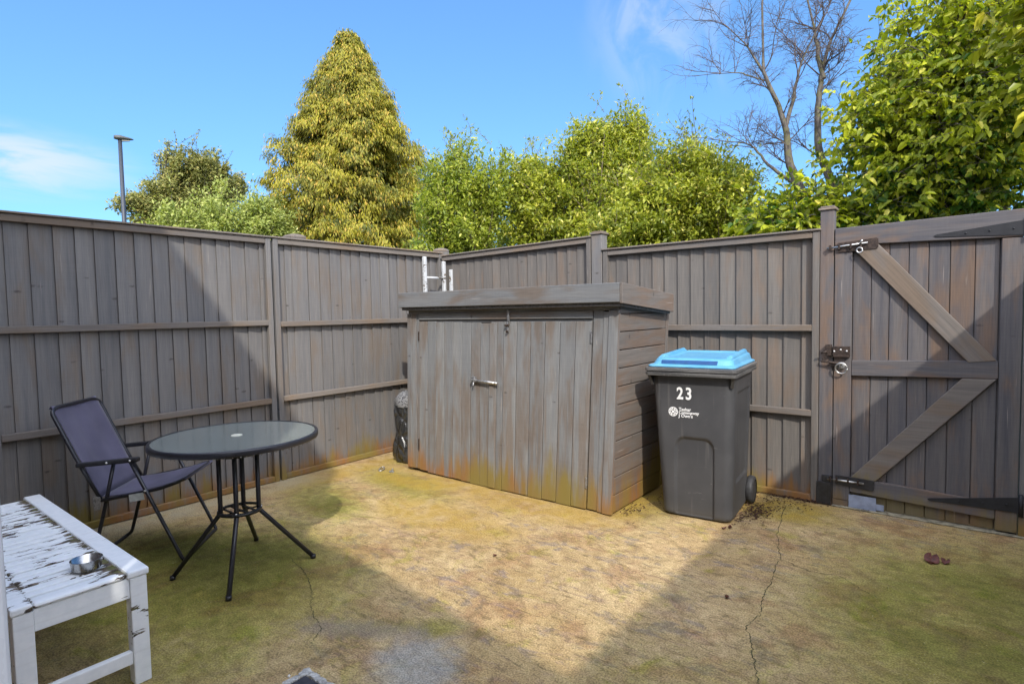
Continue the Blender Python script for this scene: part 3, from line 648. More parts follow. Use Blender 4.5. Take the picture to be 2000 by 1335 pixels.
# ------------------------------------------------------------------ wheelie bin
wb = empty('wheelie_bin', (-1.400, 3.727, 0), R(5.3), 'dark grey wheelie bin numbered 23 with a sky blue lid beside the shed', 'wheelie bin')
def bin_half(z):           # half width, front y, back y, corner radius
    k = z/1.0
    return .229+.046*k, 0.+.004*k, .53+.09*k, .055
def bring(z, n_front=64, shrink=0):
    hw, yf, yb, rad = bin_half(z); hw -= shrink; yf += shrink; yb -= shrink
    pts = []; xs = -.03*z
    def line(a, b, n):
        for i in range(n): pts.append((a[0]+(b[0]-a[0])*i/n, a[1]+(b[1]-a[1])*i/n))
    def arc(cx, cy, a0, n=8):
        for i in range(n):
            a = R(a0+90*i/n); pts.append((cx+rad*math.cos(a), cy+rad*math.sin(a)))
    arc(-hw+rad, yf+rad, 180); line((-hw+rad, yf), (hw-rad, yf), n_front)
    arc(hw-rad, yf+rad, 270); line((hw, yf+rad), (hw, yb-rad), 40)
    arc(hw-rad, yb-rad, 0); line((hw-rad, yb), (-hw+rad, yb), 10)
    arc(-hw+rad, yb-rad, 90); line((-hw, yb-rad), (-hw, yf+rad), 24)
    return [(x+xs, y) for x, y in pts]
def sst(x): x = max(0, min(1, x)); return x*x*(3-2*x)
def arch_d(x, z):          # signed distance-ish inside the arch (positive inside)
    hw, top, cr = .132, .555, .075
    dx = hw-abs(x+.01); dz = top-z
    if dx < cr and dz < cr: return cr-math.hypot(cr-dx, cr-dz)
    return min(dx, dz)
def body(m):
    zs = [.012, .02, .035]+[.05+.0105*i for i in range(90)]+[1.0]
    V = []; n = None
    for i, z in enumerate(zs):
        pts = bring(z, shrink=.012 if i == 0 else (.004 if i == 1 else 0)); n = len(pts)
        hw, yf, yb, rad = bin_half(z)
        for x, y in pts:
            if abs(y-yf) < .012 and abs(x+.03*z) < hw-.02: y += .016*sst(arch_d(x, z)/.012)
            if x > hw-.03*z-.008 and .12 < y < yb-.08:       # moulded hollow in the side
                d = min(y-.12-.0, yb-.08-y, z-.25, .86-z); x -= .010*sst(d/.012)
            V.append((x, y, z))
    F = [(i*n+k, i*n+(k+1) % n, (i+1)*n+(k+1) % n, (i+1)*n+k) for i in range(len(zs)-1) for k in range(n)]
    F.append(tuple(reversed(range(n)))); m.add(V, F, .5, True)
part('body', bin_grey, wb, body)
def rrect(hw, y0, y1, rad, n=6):
    pts = []
    for cx, cy, a0 in ((-hw+rad, y0+rad, 180), (hw-rad, y0+rad, 270), (hw-rad, y1-rad, 0), (-hw+rad, y1-rad, 90)):
        for i in range(n+1): a = R(a0+90*i/n); pts.append((cx+rad*math.cos(a), cy+rad*math.sin(a)))
    return pts
def loft(m, rings, close=True, smooth=False):
    n = len(rings[0]); V = [p for r in rings for p in r]
    F = [(i*n+k, i*n+(k+1) % n, (i+1)*n+(k+1) % n, (i+1)*n+k) for i in range(len(rings)-1) for k in range(n)]
    if close: F += [tuple(reversed(range(n))), tuple((len(rings)-1)*n+k for k in range(n))]
    m.add(V, F, .5, smooth)
def ring3(hw, y0, y1, rad, z, tilt=0): return [(x-.03, y, z+tilt*(y-.2)) for x, y in rrect(hw-.011, y0+.085, y1+.03, rad)]
rim = part('rim', rim_grey, wb, lambda m: (loft(m, [ring3(.300, -.125, .60, .03, .968), ring3(.312, -.140, .62, .03, .972), ring3(.314, -.142, .62, .03, .990), ring3(.306, -.132, .62, .03, .994), ring3(.306, -.132, .62, .03, .998), ring3(.314, -.142, .62, .03, 1.002), ring3(.314, -.142, .62, .03, 1.020), ring3(.306, -.132, .62, .03, 1.026)])))
for sx in (-1, 1):
    part('rim_gusset', bin_grey, wb, lambda m: m.prism([(sx*.287-.03, -.035, .968), (sx*.287-.03, .06, .968), (sx*.273-.03, .0, .90)], (-sx*.02, 0, 0)))
def lid(m):
    R_ = [ring3(.300, -.122, .63, .04, 1.0265), ring3(.302, -.124, .63, .04, 1.036), ring3(.296, -.112, .63, .05, 1.041), ring3(.280, -.085, .63, .06, 1.046), ring3(.268, -.060, .63, .06, 1.078, .02), ring3(.250, -.040, .62, .06, 1.088, .02), ring3(.205, .06, .60, .05, 1.089, .02), ring3(.19, .08, .58, .05, 1.080, .02)]
    loft(m, R_, True, False)
ld = part('lid', lid_blue, wb, lid, .004)
part('lid_slot', simple('lid_recess_blue', (.006, .06, .20), .5), ld, lambda m: m.add([(x-.03, y+.079, z) for x, y, z in [(-.20, -.0805, 1.050), (.17, -.0805, 1.050), (.17, -.070, 1.072), (-.20, -.070, 1.072), (-.20, -.05, 1.050), (.17, -.05, 1.050), (.17, -.05, 1.072), (-.20, -.05, 1.072)]], [(0,1,2,3),(4,7,6,5),(0,4,5,1),(3,2,6,7),(0,3,7,4),(1,5,6,2)]))
for sx in (-1, 1):
    part('lid_rib', lid_blue, ld, lambda m: m.add([(sx*x-.03, y+.09, z) for x, y, z in [(.205, -.03, 1.082), (.250, -.03, 1.080), (.243, .53, 1.095), (.20, .53, 1.096), (.215, .03, 1.104), (.238, .03, 1.102), (.234, .50, 1.118), (.212, .50, 1.119)]], [(0,3,2,1),(4,5,6,7),(0,1,5,4),(1,2,6,5),(2,3,7,6),(3,0,4,7)], .5, False), .006)
part('handle_bar', bin_grey, wb, lambda m: (m.tube([(-.21, .70, 1.0), (.15, .70, 1.0)], .014, 10), m.box((-.24, .64, .975), (-.21, .715, 1.02)), m.box((.15, .64, .975), (.18, .715, 1.02))), .003)
tyre = simple('black_rubber', (.03, .03, .031), .6, 0, .3, 40, .4)
for sx in (-1, 1):
    Mx = Matrix.Rotation(R(90), 4, 'Y')
    wh = part('wheel', tyre, wb, lambda m: m.lathe([(.075, -.027), (.092, -.024), (.100, -.012), (.100, .012), (.092, .024), (.075, .027)], 36, c=(sx*.252, .535, .1005), M=Mx))
    part('wheel_disc', tyre, wh, lambda m: m.lathe([(.001, .020), (.03, .024), (.05, .018), (.074, .022)] if sx > 0 else [(.074, -.022), (.05, -.018), (.03, -.024), (.001, -.020)], 36, c=(sx*.252, .535, .1005), M=Mx))
part('axle', rust_metal, wb, lambda m: m.tube([(-.245, .535, .1), (.245, .535, .1)], .011, 10))
def fronty(z): return .004*z
def text_part(name, txt, size, u, z, mat, parent, off=0.0, sx=1.0, space=1.0, y_out=.003):
    cu = bpy.data.curves.new(name, 'FONT'); cu.body = txt; cu.size = size; cu.extrude = .0008; cu.offset = off; cu.space_character = space
    ob = bpy.data.objects.new(name+'_tmp', cu); col.objects.link(ob); bpy.context.view_layer.update()
    me = bpy.data.meshes.new_from_object(ob.evaluated_get(bpy.context.evaluated_depsgraph_get()))
    bpy.data.objects.remove(ob)
    o = bpy.data.objects.new(name, me); me.materials.clear(); me.materials.append(mat); col.objects.link(o); o.parent = parent
    o.location = (u, fronty(z)-y_out, z); o.rotation_euler = (R(90)+-math.atan(.004), 0, 0); o.scale = (sx, 1, 1); return o
text_part('house_number', '23', .112, -.125, .812, white_print, wb, .0030, .80, 1.30, .006)
logo = MB()
Ml = Matrix.Translation((-.150, fronty(.722)-.0022, .722)) @ Matrix.Rotation(-math.atan(.004), 4, 'X')
def ringflat(m, r0, r1, n=36, a0=0, a1=360):
    V = []; F = []
    for k in range(n+1):
        a = R(a0+(a1-a0)*k/n); V += [tuple(Ml @ Vector((r0*math.cos(a), 0, r0*math.sin(a)))), tuple(Ml @ Vector((r1*math.cos(a), 0, r1*math.sin(a))))]
    F = [(2*k, 2*k+1, 2*k+3, 2*k+2) for k in range(n)]; m.add(V, F)
ringflat(logo, .026, .032); ringflat(logo, .0165, .0205); ringflat(logo, .0, .009, 24)
for k in range(8): ringflat(logo, .0205, .026, 4, k*45+4, k*45+26)
for k in range(4): ringflat(logo, .009, .0165, 4, k*90+30, k*90+60)
lg = logo.build('council_roundel', white_print, wb, fixn=False)
text_part('council_name', 'Tashar', .030, -.112, .732, white_print, wb, .0007)
text_part('council_name', 'Commaway', .028, -.112, .711, white_print, wb, .0007)
text_part('council_name', 'J Own\'s', .030, -.112, .688, white_print, wb, .0007)

# ------------------------------------------------------------------ round table
tb = empty('garden_table', (-3.19, 1.528, 0), R(0), 'round garden table with dusty glass top and four splayed dark metal legs', 'table')
TR, TZ = .432, .760
top = part('glass_top', table_glass, tb, lambda m: m.lathe([(.026, TZ-.006), (TR-.012, TZ-.006), (TR-.012, TZ), (.026, TZ), (.026, TZ-.006)], 72, smooth=False))
part('table_rim', tube_metal, tb, lambda m: m.lathe([(TR-.0125, TZ-.029), (TR-.002, TZ-.029), (TR, TZ-.026), (TR, TZ-.004), (TR-.003, TZ+.002), (TR-.014, TZ+.003), (TR-.018, TZ+.001), (TR-.0125, TZ-.002), (TR-.0125, TZ-.029)], 96))
part('parasol_plug', simple('cream_plug', (.62, .60, .48), .5), top, lambda m: m.lathe([(.001, TZ+.005), (.022, TZ+.005), (.029, TZ+.003), (.030, TZ+.0005)], 28))
part('water_drops', clear, tb, lambda m: [m.lathe([(.001, -.0075), (.0028, -.006), (.0036, -.002), (.003, .0)], 6, c=((TR-.006)*math.cos(a), (TR-.006)*math.sin(a), TZ-.0285)) for a in [R(k*4.6+rng.uniform(-.8, .8)) for k in range(79)]])
feet = [(-.17, -.30), (.31, -.225), (.21, .315), (-.325, .25)]
for fx, fy in feet:
    d = Vector((fx, fy, 0)).normalized()
    a = d*.098
    lg_ = part('leg', tube_metal, tb, lambda m: m.tube(smooth_path([(a.x, a.y, TZ-.036), (a.x, a.y, .335), (a.x+d.x*.005, a.y+d.y*.005, .325), (fx, fy, .012)], .07, 8), .0125, 14))
    for z_ in (.665, .345):
        part('leg_screw', white_fix, lg_, lambda m: m.lathe([(.001, .005), (.005, .004), (.006, 0)], 8, c=(a.x+d.x*.0125, a.y+d.y*.0125, z_), M=Matrix.Rotation(math.atan2(d.y, d.x), 4, 'Z') @ Matrix.Rotation(R(90), 4, 'Y')))
    part('foot_cap', black_metal, lg_, lambda m: m.lathe([(.001, .0), (.0145, .0), (.0145, .022), (.001, .022)], 12, c=(fx, fy, .0005)))
for z_ in (.335, .66):
    part('ring_shelf', black_metal, tb, lambda m: (m.lathe([(.112, z_-.006), (.116, z_-.006), (.116, z_+.01), (.098, z_+.01), (.098, z_+.004), (.112, z_-.006)], 40), [m.box((-.105, k-.006, z_-.003), (.105, k+.006, z_+.003)) for k in (-.05, 0, .05)], m.box((-.006, -.105, z_-.009), (.006, .105, z_-.0035))))

# ------------------------------------------------------------------ folding chair
d_ = Vector((.692, .722, 0)); w_ = Vector((-.722, .692, 0))
ch = empty('folding_chair', (-3.560, 1.373, 0), 0, 'navy canvas folding garden chair with black tube frame, half behind the table', 'chair')
CW = .47
def cp(u, s, z): return d_*u+w_*s+Vector((0, 0, z))
tr_ = .0105
part('back_frame', tube_metal, ch, lambda m: m.tube(smooth_path([cp(-.435, 0, .395), cp(-.54, 0, .61), cp(-.665, 0, .905), cp(-.675, .06, .925), cp(-.675, CW-.06, .925), cp(-.665, CW, .905), cp(-.54, CW, .61), cp(-.435, CW, .395)], .06, 6), tr_, 10))
part('seat_frame', tube_metal, ch, lambda m: m.tube(smooth_path([cp(-.45, 0, .385), cp(-.12, 0, .438), cp(-.03, .0, .468), cp(.0, .05, .475), cp(.0, CW-.05, .475), cp(-.03, CW, .468), cp(-.12, CW, .438), cp(-.45, CW, .385)], .05, 5), tr_, 10))
part('front_leg_frame', tube_metal, ch, lambda m: m.tube(smooth_path([cp(-.262, -.018, .615), cp(-.01, -.018, .03), cp(.0, -.01, .011), cp(.0, CW+.01, .011), cp(-.01, CW+.018, .03), cp(-.262, CW+.018, .615)], .06, 6), tr_, 10))
part('rear_leg_frame', tube_metal, ch, lambda m: m.tube(smooth_path([cp(-.365, .018, .60), cp(-.43, .018, .32), cp(-.505, .018, .04), cp(-.545, .018, .011), cp(-.545, CW-.018, .011), cp(-.505, CW-.018, .04), cp(-.43, CW-.018, .32), cp(-.365, CW-.018, .60)], .06, 6), tr_, 10))
for s in (-.012, CW+.012):
    ar = part('armrest', black_metal, ch, lambda m: m.prism([cp(-.545, s-.016, .588), cp(-.545, s+.016, .588), cp(-.215, s+.02, .606), cp(-.215, s-.02, .606)], (0, 0, .026)), .008)
    sd = -1 if s < 0 else 1
    for u, z in ((-.378, .611), (-.255, .617)):
        part('arm_rivet', white_fix, ar, lambda m: m.lathe([(.001, .004), (.005, .003), (.006, 0)], 8, c=tuple(cp(u, s+sd*.0205, z)), M=Matrix.Rotation(math.atan2(w_.y, w_.x), 4, 'Z') @ Matrix.Rotation(R(90)*sd, 4, 'Y')))
    part('hinge_bracket', dull_steel, ch, lambda m: m.prism([cp(-.47, s, .42), cp(-.43, s, .41), cp(-.435, s, .34), cp(-.465, s, .335)], w_*.004), .001)
    part('leg_rivet', white_fix, ch, lambda m: m.lathe([(.001, .004), (.005, .003), (.0065, 0)], 8, c=tuple(cp(-.186, s+sd*.017, .437)), M=Matrix.Rotation(math.atan2(w_.y, w_.x), 4, 'Z') @ Matrix.Rotation(R(90)*sd, 4, 'Y')))
def sling(m, rows, sag, ns=18):
    V = []; nr = len(rows)
    for j in range(ns+1):
        s = .022+(CW-.044)*j/ns; q = j/ns; e = 4*q*(1-q)
        for i, (u, z) in enumerate(rows):
            t = i/(nr-1); k = sag*e*math.sin(math.pi*t)+.004*math.sin(q*17)*math.sin(math.pi*t)
            V.append(tuple(cp(u-.6*k if rows[0][1]-rows[-1][1] > .2 else u, s, z-k*.7)))
    F = [(j*nr+i, j*nr+i+1, (j+1)*nr+i+1, (j+1)*nr+i) for j in range(ns) for i in range(nr-1)]
    m.add(V, F, .5, True)
br = [(-.675+(-.445+.675)*i/14, .938+(.405-.938)*i/14) for i in range(15)]
br = [(-.690, .920), (-.684, .934)]+br
fb = part('back_canvas', navy, ch, lambda m: sling(m, br, .03)); fb.modifiers.new('thick', 'SOLIDIFY').thickness = .004
sr = [(-.445+.44*i/12, .405+.012*(i/12)+.065*(i/12)**2) for i in range(13)]+[(.010, .484), (.014, .474)]
fs = part('seat_canvas', navy, ch, lambda m: sling(m, sr, .028)); fs.modifiers.new('thick', 'SOLIDIFY').thickness = .004
part('care_label', simple('pale_label', (.5, .52, .5), .6), fs, lambda m: m.box((0, 0, 0), (.078, .002, .042), M=Matrix.Translation(cp(-.275, -.0145, .374)) @ Matrix.Rotation(math.atan2(d_.y, d_.x), 4, 'Z') @ Matrix.Rotation(R(-7), 4, 'Y')))

# ------------------------------------------------------------------ bench
bench = empty('garden_bench', (-3.26, .625, 0), 0, 'white slatted garden bench with peeling paint', 'bench')
BX0, BX1, BY0, BY1, BZ = -.80, .765, -.215, .205, .452
part('long_rail', bench_leg_white, bench, lambda m: m.box((BX0, BY1-.075, BZ-.028), (BX1, BY1, BZ)), .007)
part('long_rail', bench_white, bench, lambda m: m.box((BX0, BY0, BZ-.028), (BX1, BY0+.062, BZ)), .007)
nsl = 26; sw_ = (BX1-.075-(BX0+.05))/nsl
for i in range(nsl+1):
    x0 = BX0+.05+i*sw_; x1 = x0+sw_-.0125 if i < nsl else BX1-.002
    z_ = BZ-.003+rng.uniform(-.0025, .0025)
    part('slat', bench_white, bench, lambda m: m.box((x0, BY0+.0625, z_-.02), (x1, BY1-.0755, z_)), .004 if i < nsl else .010)
for x in (BX1-.06, BX0+.012):
    for y in (BY0+.006, BY1-.066):
        part('leg', bench_leg_white, bench, lambda m: m.box((x, y, .0), (x+.055, y+.058, BZ-.0285)), .004)
    part('end_apron', bench_leg_white, bench, lambda m: m.box((x+.02, BY0+.0645, BZ-.105), (x+.05, BY1-.0665, BZ-.024)), .003)
    part('end_stretcher', bench_leg_white, bench, lambda m: m.box((x+.02, BY0+.0645, .085), (x+.048, BY1-.0665, .135)), .004)
for y in (BY0+.02, BY1-.05):
    part('long_apron', bench_leg_white, bench, lambda m: m.box((BX0+.068, y, BZ-.10), (BX1-.061, y+.026, BZ-.0285)), .003)
# tin
def tin_shape(m):
    m.lathe([(.001, .001), (.050, .001), (.054, .004), (.058, .046), (.0595, .048), (.057, .048), (.053, .006), (.001, .004)], 40)
pan = part('metal_tin', simple('polished_tin', (.42, .42, .41), .22, 1, .2, 30), None, tin_shape)
pan.scale = (.9, .9, .82); pan.location = (-2.675, .675, BZ+.001); tag(pan, 'small open shiny metal tin on the white bench', 'tin')

# ------------------------------------------------------------------ ladder, sack, small ground things
ldr = empty('ladder', (-4.53, 4.36, 0), 0, 'old white painted ladder standing in the corner behind the shed', 'ladder')
for yy, hh in ((-.115, 2.025), (.170, 1.99), (.225, 1.90)):
    xx = .06 if yy == .225 else 0
    part('side_rail', ladder_white, ldr, lambda m: m.box((xx-.02, yy-.018, 0), (xx+.02, yy+.018, hh)), .008)
for k in range(7):
    part('rung', ladder_white, ldr, lambda m: m.tube([(0, -.1, .20+.2675*k), (0, .16, .20+.2675*k)], .0125, 10))
def sack(m):
    N = 28; V = []; q = random.Random(5)
    zs = [0, .015, .05, .10, .16, .24, .33, .42, .50, .545]
    for i, z in enumerate(zs):
        for k in range(N):
            a = 2*math.pi*k/N; fold = 1+.09*math.sin(5*a+z*9)+.07*math.sin(9*a-z*14)+.07*q.uniform(-1, 1)
            rr = (.115 if i == 0 else .132 if i == 1 else .14+.012*math.sin(z*16))*fold
            V.append((rr*math.cos(a)*1.0+.02*z, rr*.85*math.sin(a), z+.012*math.sin(3*a)*(z > .4)))
    F = [(i*N+k, i*N+(k+1) % N, (i+1)*N+(k+1) % N, (i+1)*N+k) for i in range(len(zs)-1) for k in range(N)]
    F.append(tuple(reversed(range(N)))); m.add(V, F, .5, True)
sk_ = empty('plastic_sack', (-4.195, 3.665, .001), 0, 'full black plastic sack standing between the fence and the shed', 'sack')
part('sack_body', sack_black, sk_, sack)
def sack_top(m):
    N = 28; V = []; q = random.Random(8)
    rows = [(.146, .530), (.150, .560), (.140, .60), (.120, .635), (.09, .66), (.05, .675), (.004, .672)]
    for i, (rr, z) in enumerate(rows):
        for k in range(N):
            a = 2*math.pi*k/N; f = 1+.08*math.sin(4*a+z*25)+.05*math.sin(11*a)+.05*q.uniform(-1, 1)
            V.append((rr*f*math.cos(a)+.03*(z-.4), rr*f*.85*math.sin(a), z+.02*math.sin(3*a+1)+.35*rr*f*math.cos(a)))
    F = [(i*N+k, i*N+(k+1) % N, (i+1)*N+(k+1) % N, (i+1)*N+k) for i in range(len(rows)-1) for k in range(N)]
    m.add(V, F, .5, True)
part('sack_top', sack_lining, sk_, sack_top)
# metal bits on the ground by the sack
cl = part('metal_clip', steel, None, lambda m: m.tube([(.045*math.cos(R(a*15)), .02*math.sin(R(a*15)), .012) for a in range(25)], .005, 8)); cl.location = (-4.16, 3.30, 0); cl.rotation_euler = (0, R(8), R(-60))
tag(cl, 'small bright oval metal ring lying on the ground by the sack', 'clip')
cl2 = part('metal_catch', dull_steel, None, lambda m: (m.box((-.022, -.012, 0), (.02, .012, .016)), m.tube([(.0, 0, .016), (.012, .004, .034)], .007, 8)), .003); cl2.location = (-4.02, 3.30, .001); cl2.rotation_euler = (0, 0, R(30))
tag(cl2, 'small dull metal catch lying beside the oval ring near the sack', 'catch')
# drain with broken mortar
dr_ = empty('drain', (-2.03, 1.205, 0), R(2), 'dark square drain cover with broken pale mortar edge in the concrete', 'drain')
part('drain_cover', drain_dark, dr_, lambda m: m.box((0.012, -.30, .001), (.31, -.012, .006)), .002)
def mortar(m):
    q = random.Random(2)
    for k in range(26):
        t = k/25
        for (x, y) in ((-.004, -.32*t), (.32*t, .004)):
            s = q.uniform(.009, .024)
            P = [(x+s*math.cos(R(a*60+q.uniform(-15, 15)))*q.uniform(.7, 1.2), y+s*math.sin(R(a*60))*q.uniform(.7, 1.2), 0) for a in range(6)]
            m.add(P+[(px*.97+x*.03, py*.97+y*.03, q.uniform(.006, .012)) for px, py, _ in P], [tuple(range(6, 12))]+[(i, (i+1) % 6, (i+1) % 6+6, i+6) for i in range(6)])
part('mortar_edge', concrete_pale, dr_, mortar)
def pebble(x, y, r, seed, label):
    q = random.Random(seed); m = MB()
    m.lathe([(.001, 0), (r*.9, r*.1), (r, r*.4), (r*.7, r*.8), (.001, r*.9)], 10)
    o = m.build('pebble', pebble_white); o.location = (x, y, .0); o.scale = (1, q.uniform(.6, .9), .8); o.rotation_euler = (0, 0, q.uniform(0, 3)); tag(o, label, 'pebble', 'pale pebbles on the concrete')
pebble(-2.07, 1.155, .009, 1, 'round white pebble on the concrete just left of the drain'); pebble(-.35, 2.32, .012, 2, 'pale pebble alone on mossy concrete at the lower right')
def dead_leaf(x, y, s, seed, label):
    q = random.Random(seed); m = MB(); V = []; n = 6
    for i in range(n+1):
        t = i/n; w = s*.42*math.sin(math.pi*min(1, t*.92+.06))
        z = .012+s*.18*math.sin(t*5+seed)
        V += [(s*(t-.5), -w, max(.003, z+s*.15)), (s*(t-.5), 0, max(.002, z-.006)), (s*(t-.5), w, max(.003, z+s*.2*q.random()))]
    F = []
    for i in range(n): F += [(3*i, 3*i+1, 3*i+4, 3*i+3), (3*i+1, 3*i+2, 3*i+5, 3*i+4)]
    m.add(V, F, .5, False); o = m.build('dead_leaf', leaf_dead); o.location = (x, y, 0); o.rotation_euler = (0, 0, q.uniform(0, 6)); o.modifiers.new('t', 'SOLIDIFY').thickness = .0015
    tag(o, label, 'leaf', 'dead leaves on the concrete')
dead_leaf(-.12, 3.84, .085, 1, 'large dark red dead leaf on the mossy concrete before the gate'); dead_leaf(-.06, 3.86, .05, 6, 'smaller dark red leaf touching the large one before the gate')
dead_leaf(-1.165, 3.70, .032, 2, 'dark curled dead leaf at the front corner of the bin'); dead_leaf(-1.19, 3.66, .028, 9, 'dark scrap of leaf just in front of the bin')
dead_leaf(-.89, 2.78, .028, 3, 'tiny red leaf alone on the concrete right of the shadow edge')
dead_leaf(-2.12, 2.48, .026, 4, 'tiny orange brown leaf in the sunlit middle of the yard')
def litter(m):
    q = random.Random(77)
    def heap(cx, cy, sx, sy, n, top=.02):
        for _ in range(n):
            x, y = q.gauss(cx, sx), min(q.gauss(cy, sy), 4.545); s = q.uniform(.004, .013); a = q.uniform(0, 6.3)
            z = q.uniform(.001, top); dx, dy = s*math.cos(a), s*math.sin(a)
            m.add([(x-dx, y-dy, z), (x+dy*.5, y-dx*.5, z+.004*q.random()), (x+dx, y+dy, z+.006*q.random()), (x-dy*.5, y+dx*.5, z+.003)], [(0,1,2,3)], q.random())
    heap(-1.10, 4.10, .06, .10, 420, .03); heap(-1.02, 4.40, .12, .07, 160, .02); heap(-.92, 4.535, .16, .012, 160, .018); heap(-1.83, 3.62, .03, .06, 60); heap(-1.75, 4.1, .05, .3, 90); heap(-1.17, 3.90, .03, .06, 90)
lt = MB(); litter(lt); tag(lt.build('leaf_litter', soil_dark, fixn=False), 'dark crumbled leaf litter round the bin wheel', 'litter', kind='stuff')

# ------------------------------------------------------------------ house behind the camera (throws the shade on the yard) and its white door
house = empty('house', (0, 0, 0), 0, 'brick house closing the yard behind the viewer', 'house')
HY = -.36
def ext(m, poly, y0, y1): m.prism([(x, y0, z) for x, z in poly], (0, y1-y0, 0))
hw_ = part('wall', brick, house, lambda m: (ext(m, [(-.20, 0), (1.45, 0), (1.45, 2.53), (-.20, 2.775)], HY, HY-.25), ext(m, [(-.66, 2.2), (-.205, 2.2), (-.205, 2.776), (-.66, 2.80)], HY, HY-.25),
     ext(m, [(-7.5, 0), (-1.30, 0), (-1.30, 2.2), (-.665, 2.2), (-.665, 4.03), (-3.2, 4.875), (-7.5, 3.45)], HY, HY-.25)))
part('roof', roof_tile, house, lambda m: (m.add([(-.66, HY+.0, 4.04), (-3.2, HY, 4.885), (-3.2, -7, 4.885), (-.66, -7, 4.04), (-7.6, HY, 3.43), (-7.6, -7, 3.43)], [(0,1,2,3),(1,4,5,2)]), m.add([(-.2, HY, 2.785), (1.45, HY, 2.54), (1.45, -7, 2.54), (-.2, -7, 2.785)], [(0,1,2,3)])))
wdoor = empty('glazed_door', (-1.262, HY+.01, 0), 0, 'white door edge standing open at the left border of the picture', 'door')
L_ = .556
part('door_leaf', upvc, wdoor, lambda m: (m.box((-.035, 0, .06), (.0, .09, 2.12)), m.box((-.035, L_-.09, .06), (.0, L_, 2.12)), m.box((-.035, .0905, .06), (.0, L_-.0905, .30)), m.box((-.035, .0905, 2.03), (.0, L_-.0905, 2.12))), .006)
part('door_glass', clear, wdoor, lambda m: m.box((-.022, .0905, .3005), (-.012, L_-.0905, 2.0295)))

# ------------------------------------------------------------------ planting beyond the fence
LIGHT = np.array(SUN)
def unit(a): return a/np.maximum(np.linalg.norm(a, axis=1, keepdims=True), 1e-9)
def leaf_mesh(name, P, D, N, S, rnd, mat, parent, wide=.5, shape='rhomb', fold=.18):
    """every leaf is its own small folded face, P base point, D long axis, N upper side, S length"""
    D = unit(D); N = unit(N-D*np.sum(N*D, 1, keepdims=True)); B = np.cross(D, N); n = len(P); S = S[:, None]
    if shape == 'rhomb':
        V = np.stack([P, P+D*S*.45+B*S*wide*.5+N*S*fold*.5, P+D*S, P+D*S*.45-B*S*wide*.5+N*S*fold*.5], 1).reshape(-1, 3)
        base = np.arange(n)[:, None]*4; F = (base+np.array([[0, 1, 2, 3]])).reshape(-1); nf = n; k = 4
        fr = rnd
    else:
        c = N*S
        V = np.stack([P, P+D*S-c*.10, P+D*S*.32+B*S*wide*.5+c*fold, P+D*S*.72+B*S*wide*.36+c*fold*.4, P+D*S*.32-B*S*wide*.5+c*fold, P+D*S*.72-B*S*wide*.36+c*fold*.4], 1).reshape(-1, 3)
        base = np.arange(n)[:, None]*6; F = (base+np.array([[0, 2, 3, 1, 0, 1, 5, 4]])).reshape(-1); nf = 2*n; k = 6
        fr = np.repeat(rnd, 2)
    me = bpy.data.meshes.new(name); me.vertices.add(len(V)); me.vertices.foreach_set('co', V.astype(np.float32).ravel())
    me.loops.add(len(F)); me.loops.foreach_set('vertex_index', F.astype(np.int32))
    me.polygons.add(nf); me.polygons.foreach_set('loop_start', np.arange(nf, dtype=np.int32)*4)
    at = me.attributes.new('rnd', 'FLOAT', 'FACE'); at.data.foreach_set('value', fr.astype(np.float32))
    me.materials.append(mat); me.update(calc_edges=True); me.validate()
    o = bpy.data.objects.new(name, me); col.objects.link(o)
    if parent: o.parent = parent
    return o
def bez(a, b, c, t): t = t[:, None]; return a*(1-t)**2+b*2*t*(1-t)+c*t*t
